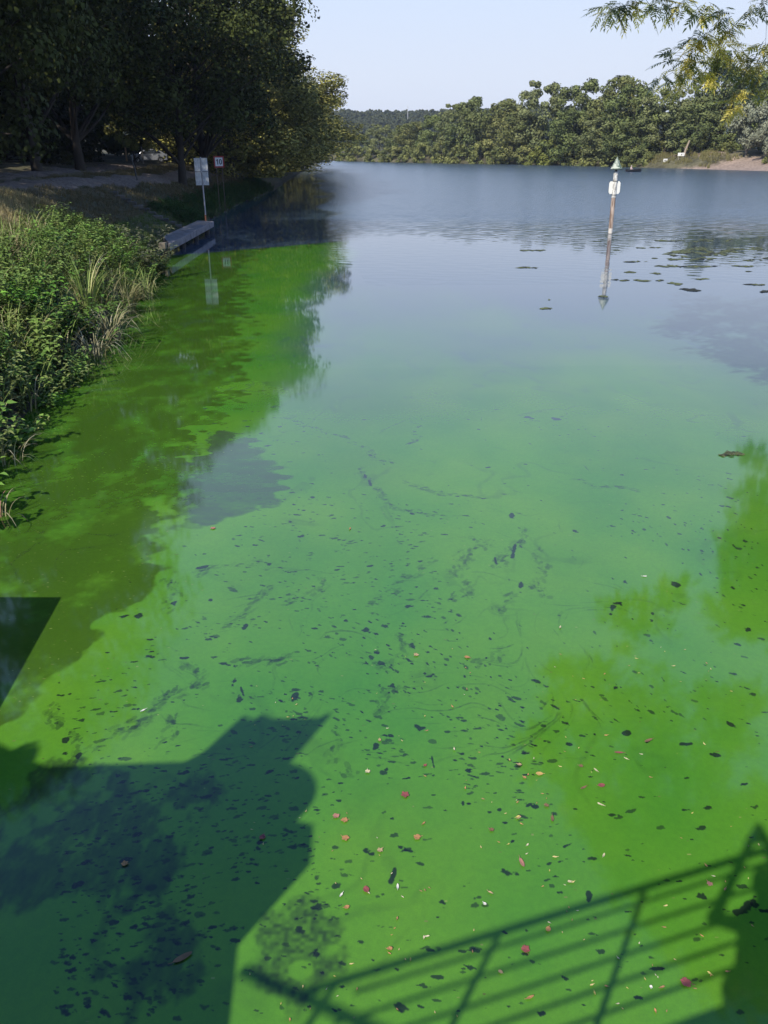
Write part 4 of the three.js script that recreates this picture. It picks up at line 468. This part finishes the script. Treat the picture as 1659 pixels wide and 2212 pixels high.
  { const s = new THREE.Shape(); s.moveTo(-2.1, .3); s.lineTo(-2.1, .75); s.quadraticCurveTo(-1.9, .92, -1.1, .95); s.quadraticCurveTo(-.6, 1.42, .1, 1.45); s.quadraticCurveTo(1.3, 1.45, 1.75, .98); s.lineTo(2.1, .9); s.lineTo(2.1, .3); s.lineTo(1.72, .3); s.absarc(1.35, .3, .37, 0, Math.PI, false); s.lineTo(-.98, .3); s.absarc(-1.35, .3, .37, 0, Math.PI, false); s.closePath(); const g = new THREE.ExtrudeGeometry(s, { depth: 1.5, bevelEnabled: true, bevelSize: .05, bevelThickness: .07, bevelSegments: 2, curveSegments: 8 }); g.translate(0, 0, -.75); part('body', g, paint, car);
    for (const z of [-1, 1]) { const w = new THREE.Shape(); w.moveTo(-.95, .98); w.quadraticCurveTo(-.5, 1.36, .1, 1.38); w.quadraticCurveTo(1.1, 1.38, 1.5, 1.0); w.closePath(); const wg = new THREE.ExtrudeGeometry(w, { depth: .02, bevelEnabled: false }); wg.translate(0, 0, z > 0 ? .815 : -.835); part('window', wg, glass, car); for (const x of [-1.35, 1.35]) { const wh = part('wheel', new THREE.CylinderGeometry(.31, .31, .2, 18).rotateX(Math.PI / 2).translate(x, .31, z * .72), std(.02, .02, .02, .9), car); part('rim', new THREE.CylinderGeometry(.19, .19, .02, 14).rotateX(Math.PI / 2).translate(x, .31, z * .83), std(.5, .5, .52, .3, { metalness: .7 }), wh); } }
    const ws = new THREE.BoxGeometry(.02, .5, 1.3); ws.rotateZ(-.75); ws.translate(-.86, 1.2, 0); part('windscreen', ws, glass, car); for (const z of [-1, 1]) part('headlight', new THREE.SphereGeometry(.12, 10, 8).scale(.5, .7, 1.3).translate(-2.1, .72, z * .55), std(.6, .6, .6, .15), car); }
}
// ------------------------------------------------------------------ far boats, boards on the far bank
{
  const hull = (L, Wd, Hh) => { const P = [], I = [], n = 16, m = 8; for (let i = 0; i <= n; i++) { const u = i / n, w = Wd / 2 * Math.pow(Math.sin(Math.PI * clamp(.12 + .86 * u, 0, 1)), .6) * (u > .97 ? .25 : 1), sh = Hh * (1 + .5 * Math.pow(Math.abs(u - .42) * 1.7, 2)); for (let k = 0; k <= m; k++) { const a = (k / m - .5) * Math.PI; P.push((u - .5) * L, sh - sh * 1.15 * Math.cos(a) ** .7, Math.sin(a) * w); } } for (let i = 0; i < n; i++) for (let k = 0; k < m; k++) { const a = i * (m + 1) + k; I.push(a, a + 1, a + m + 1, a + 1, a + m + 2, a + m + 1); } const g = rawGeo(P, [...P].fill(0)); g.setIndex(I); g.computeVertexNormals(); return g; };
  const b = onLevel(1369, 371), t = thing('rowing_boat', 'small dark rowing boat with one seated person near the far bank', 'boat', [b.x, .0, b.z], .35); part('hull', hull(3.7, 1.3, .42), std(.018, .018, .02, .6, { side: THREE.DoubleSide }), t); for (const x of [-.75, .35]) part('bench', bx(.28, .05, 1.0, x, .3, 0), std(.12, .09, .06, .8), t); const gun = []; for (const s of [-1, 1]) gun.push(tube(Array.from({ length: 9 }, (_, i) => { const u = .03 + i / 8 * .93, w = .65 * Math.pow(Math.sin(Math.PI * clamp(.12 + .86 * u, 0, 1)), .6), sh = .42 * (1 + .5 * Math.pow(Math.abs(u - .42) * 1.7, 2)); return V((u - .5) * 3.7, sh, s * w); }), Array(9).fill(.03), 5)); part('gunwale', mergeGeometries(gun), std(.03, .028, .026, .6), t);
  const p = thing('person', 'person in a pale pink top sitting upright in the dark rowing boat', 'person', [b.x - .78, .33, b.z - .28 + .55], .35);
  const body = fleshed([[V(0, .08, 0), V(.03, .52, 0), .15, .17], [V(.03, .52, 0), V(.05, .68, 0), .10, .05], [V(.06, .80, 0), V(.08, .84, 0), .10, .095], [V(.03, .52, -.17), V(.16, .28, -.24), .055, .045], [V(.16, .28, -.24), V(.4, .25, -.14), .045, .04], [V(.03, .52, .17), V(.16, .28, .24), .055, .045], [V(.16, .28, .24), V(.4, .25, .14), .045, .04], [V(0, .06, -.1), V(.42, .1, -.12), .085, .065], [V(.42, .1, -.12), V(.55, -.22, -.12), .06, .045], [V(0, .06, .1), V(.42, .1, .12), .085, .065], [V(.42, .1, .12), V(.55, -.22, .12), .06, .045]], .03, .04);
  part('body', body, std(.55, .42, .40, .8), p); part('hair', new THREE.SphereGeometry(.115, 12, 8, 0, 6.3, 0, 1.7).rotateZ(.3).translate(.055, .85, 0), std(.45, .40, .36, .9), p); p.position.set(b.x + Math.cos(.35) * -.75, .31, b.z + Math.sin(.35) * .75);
  const b2 = onLevel(1330, 359.5), m2 = thing('rowing_boat', 'pale empty boat moored under the trees, mostly hidden by the marker cone', 'boat', [b2.x, 0, b2.z], -.1); part('hull', hull(4.6, 1.3, .4), std(.5, .5, .45, .6, { side: THREE.DoubleSide }), m2); for (const x of [-1, .6]) part('bench', bx(.28, .05, 1.0, x, .3, 0), std(.3, .25, .2, .8), m2);
  const board = (px, y0, y1, D, w, label, kind) => { const lo = atDist(px, y1, D), hi = atDist(px, y0, D), h = hi.y - lo.y, g = thing('notice_board', label, 'sign', [lo.x, lo.y, lo.z], Math.atan2(-lo.x, -lo.z)); part('panel', bx(w, h, .06, 0, h / 2, 0, .02), std(.74, .74, .72, .7), g); const dk = std(.06, .06, .07, .8), gs = []; if (kind) for (const yy of [.3, .62]) gs.push(bx(w * .5, h * .1, .02, 0, h * yy, .042), bx(w * .14, h * .3, .02, (yy - .45) * w * .9, h * .5, .042)); else gs.push(bx(w * .12, h * .4, .02, .05 * w, h * .45, .042), bx(w * .3, h * .1, .02, .25 * w, h * .6, .042)); part('marking', gs, dk, g); for (const s of [-1, 1]) part('leg', bx(.08, .9, .06, s * w * .32, -.43, -.04), std(.35, .33, .3, .8), g); };
  board(1437, 343, 350, 230, .95, 'small white board with dark marks low on the far grassy bank', 1);
  board(1471, 330, 337, 227, 1.5, 'white board at the top of the far bank beside the leaning dead stem', 0);
}
// ------------------------------------------------------------------ water weed rafts
{
  const rafts = [[1509, 545, 60, 9], [1417, 556, 28, 2.2], [1454, 560, 22, 2], [1483, 549, 44, 5], [1564, 545, 44, 5], [1619, 538, 44, 3.4], [1527, 560, 34, 3], [1454, 575, 44, 2.2], [1362, 588, 12, 1.4], [1336, 606, 20, 1.5], [1402, 606, 28, 2.4], [1446, 613, 24, 2.6], [1421, 590, 7, 2.6], [1505, 626, 30, 3], [1509, 576, 34, 1.3], [1593, 587, 26, 1.8], [1505, 603, 22, 1], [1637, 560, 28, 4], [1142, 578, 30, 1.5], [1150, 541, 25, .9], [1655, 630, 12, 2], [1633, 615, 16, 1], [1373, 565, 22, 1.2], [1196, 647, 10, 1.1], [1170, 667, 16, .8], [1300, 640, 14, 1.4], [1400, 535, 26, 1], [1345, 540, 16, .9], [1580, 982, 26, 7], [1440, 520, 34, 1.5], [1540, 520, 50, 3], [1610, 575, 30, 1.4]]; const r = RNG(61), P = [], C = [];
  rafts.forEach(([px, py, a, b], ri) => { const n = Math.round(12 + a * b * .8); for (let i = 0; i < n; i++) { const u = r() * 2 - 1, v = (r() + r() - 1) * (1 - u * u), c = onLevel(px + u * a, py + v * b + (noise(u * a * .11 + ri * 7, ri * 3.3) - .5) * Math.max(2.4, b * 1.6)); if (noise(c.x * 3.1 + ri, c.z * .9 + ri) < .42) continue; const k = 6, near = py > 900 ? .22 : 1, sx = (.05 + .3 * r() * r()) * near, sz = (.05 + .14 * r()) * near, ph = r() * 6, f = .6 + .7 * r(), col = ri === 13 || ri === 20 || r() < .25 ? [.025, .027, .018] : [.10 * f, .115 * f, .042 * f], q = []; for (let j = 0; j < k; j++) { const w = ph + j / k * 6.283, l = .45 + .75 * r(); q.push([c.x + Math.cos(w) * l * sx, .003 + .012 * r(), c.z + Math.sin(w) * l * sz]); } const top = .012 + .03 * r() * near; for (let j = 0; j < k; j++) { const A = q[j], B = q[(j + 1) % k]; P.push(...A, c.x, top, c.z, ...B); for (let e = 0; e < 3; e++) C.push(...col); } } });
  single('water_weed', rawGeo(P, null, C), new THREE.MeshStandardMaterial({ vertexColors: true, roughness: .7, side: THREE.DoubleSide }), 'olive rafts of water weed floating in the calm strip right of the marker', 'water weed', null, 'stuff');
}
// ------------------------------------------------------------------ leaves lying on the water
{
  const leafG = (L, w, seed, lobes = 0) => { const r = RNG(seed), n = lobes ? 30 : 16, P = [], O = []; for (let i = 0; i < n; i++) { const a = i / n * 6.283, rad = lobes ? .72 + .2 * Math.abs(Math.cos(a * lobes / 2 + seed)) + .28 * (r() - .5) : 1, tip = lobes ? 1 : 1 - .12 * Math.abs(Math.sin(a)) * 0; let x = Math.cos(a) * L / 2 * rad, z = Math.sin(a) * w / 2 * rad * (lobes ? 1 : Math.pow(Math.abs(Math.sin(a)), .35)) * tip; O.push([x, .006 + .012 * (x / L) ** 2 * 4 * L * 3 + .004 * r(), z]); } const up = [0, .004, 0]; for (let i = 0; i < n; i++) { const A = O[i], B = O[(i + 1) % n]; P.push(...up, ...B, ...A); } const st = plain(tube([V(L * .45, .008, 0), V(L * .75, .012, w * .08)], [.0022, .0012], 4)); P.push(...st.attributes.position.array); return rawGeo(P); };
  const col = { yellow: [.58, .38, .12], cream: [.55, .50, .30], red: [.27, .075, .07], pink: [.40, .19, .14], orange: [.42, .22, .09], brown: [.20, .12, .06], white: [.72, .70, .62], tan: [.42, .31, .16] }, mats = {}; for (const k in col) { const [a, b, c] = col[k]; const tx = grain([a * .55, b * .5, c * .5], [a, b, c], { size: 64, scale: 7, oct: 3, contrast: 2.5, seed: a * 9 }); mats[k] = std(a, b, c, .6, { side: THREE.DoubleSide }); tx.dispose(); }
  const L = [[1165, 1673, 9, 'yellow', 'o', 'largest round yellow leaf floating on the algae near the right shadowed reflection'], [1133, 1681, 5, 'orange', 'o', 'small orange leaf floating just below left of the largest yellow leaf'], [875, 1718, 11, 'red', 'm', 'large pale red lobed leaf floating alone right of the building shadow'], [918, 1655, 5, 'red', 'o', 'small red leaf floating above the large pale red leaf'], [1299, 1698, 9, 'red', 'o', 'dark red leaf floating beside a cream seed in the green reflection'], [1297, 1739, 7, 'cream', 'l', 'long cream leaf floating below the dark red leaf'], [1127, 1865, 12, 'pink', 'l', 'long salmon pink leaf floating right above the big black gap'], [1304, 1849, 6, 'cream', 'l', 'narrow cream leaf floating right of the long pink leaf'], [901, 1810, 10, 'orange', 'm', 'crumpled orange leaf floating below the large pale red leaf'], [1062, 1794, 7, 'brown', 'm', 'brown lobed leaf floating half sunk in mid algae'], [1135, 2052, 12, 'red', 'm', 'round dull red leaf floating under the second railing shadow bar'], [1184, 2009, 8, 'orange', 'o', 'yellow orange leaf floating between the two railing post shadows'], [1145, 2156, 9, 'orange', 'l', 'orange leaf floating near the bottom between railing shadow bars'], [1481, 2124, 15, 'red', 'm', 'bright red leaf floating by the lowest railing shadow at bottom right'], [1533, 1911, 8, 'pink', 'm', 'faded red leaf floating between railing shadow bars near the right edge'], [1406, 2134, 5, 'white', 'o', 'white petal floating left of the bright red leaf'], [1260, 1703, 8, 'brown', 'l', 'brown leaf floating left of the dark red leaf'], [1255, 1656, 6, 'brown', 'm', 'small rusty leaf floating above the brown leaf'], [1180, 1741, 7, 'brown', 'm', 'rusty lobed leaf floating below the largest yellow leaf'], [1193, 1770, 9, 'brown', 'l', 'curled brown leaf floating below the rusty lobed leaf'], [1121, 1768, 6, 'tan', 'l', 'small tan leaf floating left of the curled brown leaf'], [1336, 1627, 9, 'red', 'l', 'red leaf floating at the top of the right reflection'], [1047, 1954, 5, 'white', 'o', 'small white petal floating above the top railing shadow'], [859, 1917, 7, 'white', 'l', 'narrow white leaf floating right of the red oval leaf'], [821, 1838, 8, 'tan', 'm', 'tan crumpled leaf floating beside a dark torn gap'], [842, 2051, 7, 'orange', 'o', 'orange leaf floating above the first railing bar'], [1081, 2101, 6, 'tan', 'o', 'tan leaf floating left of the first railing post shadow'], [794, 1668, 7, 'cream', 'm', 'cream cluster leaf floating right of the shadow peak'], [726, 1764, 9, 'pink', 'm', 'pinkish leaf floating next to the step of the building shadow'], [744, 1773, 9, 'orange', 'm', 'orange pink leaf floating right against the pinkish leaf'], [746, 1812, 10, 'orange', 'm', 'brown orange leaf floating under the pair of pink leaves'], [791, 1923, 10, 'red', 'o', 'oval crimson leaf floating right of the sloping shadow edge'], [737, 1935, 6, 'white', 'l', 'narrow white leaf floating left of the oval crimson leaf'], [749, 1961, 7, 'orange', 'o', 'orange leaf floating below the narrow white leaf'], [1009, 1421, 7, 'orange', 'o', 'lone orange leaf floating in mid river algae'], [899, 1416, 7, 'tan', 'm', 'tan leaf floating among torn threads left of the lone orange leaf'], [1210, 1356, 5, 'cream', 'l', 'cream sliver floating above the left reflection tip'], [1400, 1601, 10, 'brown', 'l', 'rust brown leaf floating beside dark gaps in the right reflection'], [1122, 1653, 6, 'tan', 'o', 'tan leaf lying on a black gap above the largest yellow leaf'], [1287, 1665, 6, 'cream', 'l', 'cream leaf floating above the dark red leaf'], [567, 1810, 9, 'red', 'm', 'dark red leaf floating inside the building shadow'], [395, 2070, 20, 'brown', 'l', 'large brown leaf floating deep in the building shadow'], [270, 1867, 9, 'orange', 'm', 'orange leaf floating in a green spot of the building shadow'], [460, 1142, 7, 'pink', 'm', 'pink leaf floating by the edge of the clear grey patch'], [756, 1143, 5, 'orange', 'l', 'small orange leaf floating far out in the algae'], [309, 1536, 6, 'white', 'l', 'white sliver floating above the left shadow edge'], [1392, 1246, 5, 'white', 'l', 'white sliver floating at the top of the right reflection'], [1352, 1640, 5, 'cream', 'l', 'cream seed floating just below the red leaf at top right reflection'], [820, 1600, 5, 'tan', 'o', 'small tan leaf floating near the shadow peak'], [915, 1780, 5, 'orange', 'l', 'small orange sliver floating above the crumpled orange leaf'], [1230, 1906, 5, 'cream', 'o', 'cream leaf fleck floating above the top railing shadow'], [1060, 1930, 6, 'tan', 'l', 'tan leaf sliver floating left of the white petal']];
  L.forEach(([px, py, d, c, k, label], i) => { const p = onLevel(px, py), e = onLevel(px + d, py), Ln = p.distanceTo(e) * 1.75; const m = single('floating_leaf', k === 'm' ? leafG(Ln, Ln, i + 1, 5) : k === 'o' ? leafG(Ln, Ln * .78, i + 1) : leafG(Ln * 1.25, Ln * .42, i + 1), mats[c], label, 'leaf', 'leaves floating on the algae'); m.position.copy(p); m.position.y = .003; m.rotation.y = i * 2.39; });
  const r = RNG(71), fl = []; for (let i = 0; i < 300; i++) { const px = 540 + r() * 1150, py = 1380 + 830 * Math.pow(r(), .8); if (fbm(px * .009, py * .009, 3) < .52) continue; const p = onLevel(px, py); p.y = .003; const s = .4 + .9 * r() * r(); fl.push({ pos: p, turn: r() * 6.28, s, c: [[1, .85, .4], [1, .95, .7], [.85, .45, .2], [.6, .35, .18], [.9, .8, .25]][Math.floor(r() * 5)] }); }
  scatter('leaf_flecks', leafG(.034, .014, 5), std(.62, .60, .55, .7, { side: THREE.DoubleSide }), fl, 'tiny yellow and brown leaf flecks strewn over the algae', 'leaf litter');
}
// ------------------------------------------------------------------ footbridge, its railing, the gatehouse beside it and the photographer: behind and beside the camera, seen by their shadows
{
  const steel = std(.10, .11, .12, .5, { metalness: .3 }), stone = new THREE.MeshStandardMaterial({ map: grain([.22, .205, .18], [.38, .36, .32], { scale: 20, oct: 5, contrast: 1.8, seed: 21 }), roughness: .95 });
  const hT = 4.3, back = (S, h) => V(S.x - SD.x * COT * h, h, S.z - SD.y * COT * h), r0 = back(onLevel(700, 2130), hT), r1 = back(onLevel(1610, 1850), hT), dir = V(r1.x - r0.x, 0, r1.z - r0.z).normalize(), nr = V(-dir.z, 0, dir.x), c0 = r0.x * nr.x + r0.z * nr.z, hOf = S => (S.x * nr.x + S.z * nr.z - c0) / (COT * (SD.x * nr.x + SD.y * nr.z));
  const bars = [1890, 1937, 1988, 2041, 2095].map(py => hOf(onLevel(1574, py))), deckY = hOf(onLevel(1574, 2157));
  const corner = back(onLevel(700, 2130), hT).addScaledVector(dir, -.05), at = (k, h) => V(corner.x + dir.x * k, h, corner.z + dir.z * k), rod = (a, b, r) => tube([a, b], [r, r], 8);
  const rail = thing('railing', 'steel railing with level bars along the edge of the footbridge', 'railing', [0, 0, 0]); part('handrail', rod(at(-.1, hT), at(7, hT), .028), steel, rail); for (const h of bars) part('bar', rod(at(.35, h), at(7, h), .014), steel, rail);
  const kOf = (px, py) => { const p = back(onLevel(px, py), hT); return (p.x - corner.x) * dir.x + (p.z - corner.z) * dir.z; }; const k1 = kOf(1085, 2020), k2 = kOf(1390, 1910), gap = k2 - k1; for (let i = -1; i < 5; i++) part('post', rod(at(k1 + i * gap, deckY - .1), at(k1 + i * gap, hT), .022), steel, rail);
  const s0 = back(onLevel(520, 2095), hT), s1 = back(onLevel(1010, 2310), hT); const rail2 = thing('railing', 'short steel railing closing the bridge corner by the gatehouse', 'railing', [0, 0, 0]); part('handrail', rod(s0, s1, .034), steel, rail2); for (const u of [.55, .8]) { const p = s0.clone().lerp(s1, u); part('post', rod(V(p.x, deckY - .1, p.z), p, .022), steel, rail2); }
  const dk = new THREE.BoxGeometry(9, .3, 3.2); const deck = single('footbridge', dk, stone, 'concrete footbridge deck under the photographer', 'bridge'); const dc = at(3.2, deckY - .152).addScaledVector(nr, (nr.z > 0 ? 1 : -1) * 1.62); deck.position.copy(dc); deck.rotation.y = Math.atan2(-dir.z, dir.x);
  // gatehouse: the outline its shadow draws, standing in the plane that faces the sun
  const K = -1.0, ex = V(-SD.y, 0, SD.x), plane = (px, py) => { const S = onLevel(px, py), a = S.x * SD.x + S.z * SD.y - K; return [S.x * ex.x + S.z * ex.z, a / COT]; };
  const out = [[515, 2040], [672, 1865], [678, 1781], [640, 1772], [668, 1745], [682, 1722], [686, 1700], [682, 1682], [670, 1665], [650, 1653], [628, 1648], [650, 1622], [715, 1545], [713, 1538], [690, 1550], [540, 1554], [528, 1544], [480, 1588], [440, 1624], [400, 1645], [200, 1652], [60, 1656], [-900, 1680]].map(q => plane(...q)); const sh = new THREE.Shape(); const lowR = plane(497, 2212)[0]; sh.moveTo(lowR, -1); sh.lineTo(lowR, plane(497, 2212)[1]); out.forEach(p => sh.lineTo(p[0], p[1])); sh.lineTo(out[out.length - 1][0], -1); sh.closePath();
  const gg = new THREE.ExtrudeGeometry(sh, { depth: .09, bevelEnabled: false }); const gh = thing('gatehouse', 'unseen stone gatehouse beside the footbridge, outline shaped to cast its shadow', 'building', [0, 0, 0]); const wall = part('wall', gg, stone, gh); wall.matrixAutoUpdate = true; wall.rotation.y = Math.atan2(-ex.z, ex.x); wall.position.set(SD.x * K, 0, SD.y * K);
  { // unseen house block and roof, added behind the front wall to cut skylight
    const e0 = plane(-900, 1680)[0], e1 = plane(500, 2100)[0] - .12, hh = plane(200, 1652)[1] - .1, dp = 5, m = (e0 + e1) / 2, body = part('added_house_block', bx(e1 - e0, hh + 1, dp, m, hh / 2 - .5, dp / 2 + .1), stone, gh), a0 = plane(545, 1560)[0], a1 = plane(640, 1560)[0], ra = part('roof', [bx(a1 - a0, plane(600, 1556)[1] - hh, .5, (a0 + a1) / 2, (plane(600, 1556)[1] + hh) / 2 - .08, .36)], std(.08, .08, .09, .8), gh);
    for (const q of [body, ra]) { q.rotation.y = wall.rotation.y; q.position.copy(wall.position); }
  }
  part('ridge_cap', bx(.5, .06, .3, plane(620, 1551)[0], plane(620, 1551)[1] - .06, .18), stone, gh).position.copy(wall.position); gh.children[3].rotation.y = wall.rotation.y;
  // low quay block whose shadow lies black on the water at the left edge
  const q1 = back(onLevel(133, 1290), 1.3), q2 = back(onLevel(-60, 1290), 1.3), q3 = back(onLevel(0, 1530), 1.3), qs = new THREE.Shape(); qs.moveTo(q1.x, -q1.z); qs.lineTo(q3.x, -q3.z); qs.lineTo(q3.x - .1, -q3.z - 2); qs.lineTo(q3.x - 4, -q3.z - 2); qs.lineTo(q2.x - 2.5, -q2.z); qs.lineTo(q2.x, -q2.z); qs.closePath(); const qg = new THREE.ExtrudeGeometry(qs, { depth: 3, bevelEnabled: false }); qg.rotateX(-Math.PI / 2); qg.translate(0, -1.7, 0); single('quay_block', qg, stone, 'low concrete quay at the water beside the gatehouse', 'quay');
  // small tree whose leaves fringe the shadow at the left edge
  const tp = treeProto('tree', 91, { H: 3.4, R: 1.15, y0: 1.8, nb: 14, nl: 90, leaf: .14, c1: [.05, .08, .02], c2: [.12, .13, .04], trunk: .09, top: .75 }), S = onLevel(-110, 1760), h = 4.0, tb = back(S, h); plantTree(tp, 'tree', V(tb.x - .3, 1.6, tb.z + .2), .8, .92, 0, 'small leafy tree beside the gatehouse wall', 'tree');
  // photographer at the rail
  const f = deckY, ph = V(.0, EYE, .0); const pr = thing('person', 'photographer leaning at the bridge railing holding a phone up', 'person', [0, 0, 0]); const X = .06, B = (a, b, ra, rb) => { const m = p => p[2] > .2 ? V(p[0] - .05, p[1], p[2] - .14) : V(...p); return [m(a), m(b), ra, rb]; };
  const bones = [B([X - .1, f + .86, .52], [X + .1, f + .86, .52], .12, .12), B([X, f + .9, .52], [X, f + 1.28, .46], .15, .16), B([X - .14, f + 1.30, .45], [X + .14, f + 1.30, .45], .075, .075), B([X, f + 1.33, .44], [X, f + 1.46, .40], .06, .055), B([X, f + 1.52, .37], [X, f + 1.60, .39], .085, .09), B([X - .1, f + .82, .52], [X - .11, f + .45, .5], .09, .062), B([X - .11, f + .45, .5], [X - .11, f + .08, .55], .058, .042), B([X - .11, f + .045, .58], [X - .12, f + .03, .38], .045, .035), B([X + .1, f + .82, .52], [X + .11, f + .45, .55], .09, .062), B([X + .11, f + .45, .55], [X + .11, f + .08, .62], .058, .042), B([X + .11, f + .045, .65], [X + .12, f + .03, .45], .045, .035), B([X - .18, f + 1.29, .45], [X - .24, f + 1.14, .25], .055, .045), B([X - .24, f + 1.14, .25], [-.07, EYE - .12, .07], .043, .032), B([X + .18, f + 1.29, .45], [X + .24, f + 1.14, .25], .055, .045), B([X + .24, f + 1.14, .25], [.07, EYE - .12, .07], .043, .032)];
  for (const s of [-1, 1]) { bones.push(B([s * .07, EYE - .11, .06], [s * .048, EYE - .06, .045], .03, .027)); for (let k = 0; k < 4; k++) bones.push(B([s * .052, EYE - .085 + k * .02, .05], [s * .046, EYE - .08 + k * .022, .028], .0095, .0085)); bones.push(B([s * .055, EYE - .1, .06], [s * .03, EYE - .05, .05], .012, .009)); }
  part('body', fleshed(bones, .016, .02), std(.16, .18, .24, .9), pr); part('hair', new THREE.SphereGeometry(.105, 16, 10, 0, 6.3, 0, 1.6).rotateX(.25).translate(X - .05, f + 1.59, .26), std(.05, .035, .025, .9), pr);
  const phone = single('phone', new RoundedBoxGeometry(.076, .16, .009, 3, .004), std(.03, .03, .035, .3), 'dark phone held upright by the photographer on the bridge', 'phone'); phone.rotation.set(-PITCH, 0, 0); phone.position.set(0, EYE - .045, .035);
}
renderer.render(scene, camera);
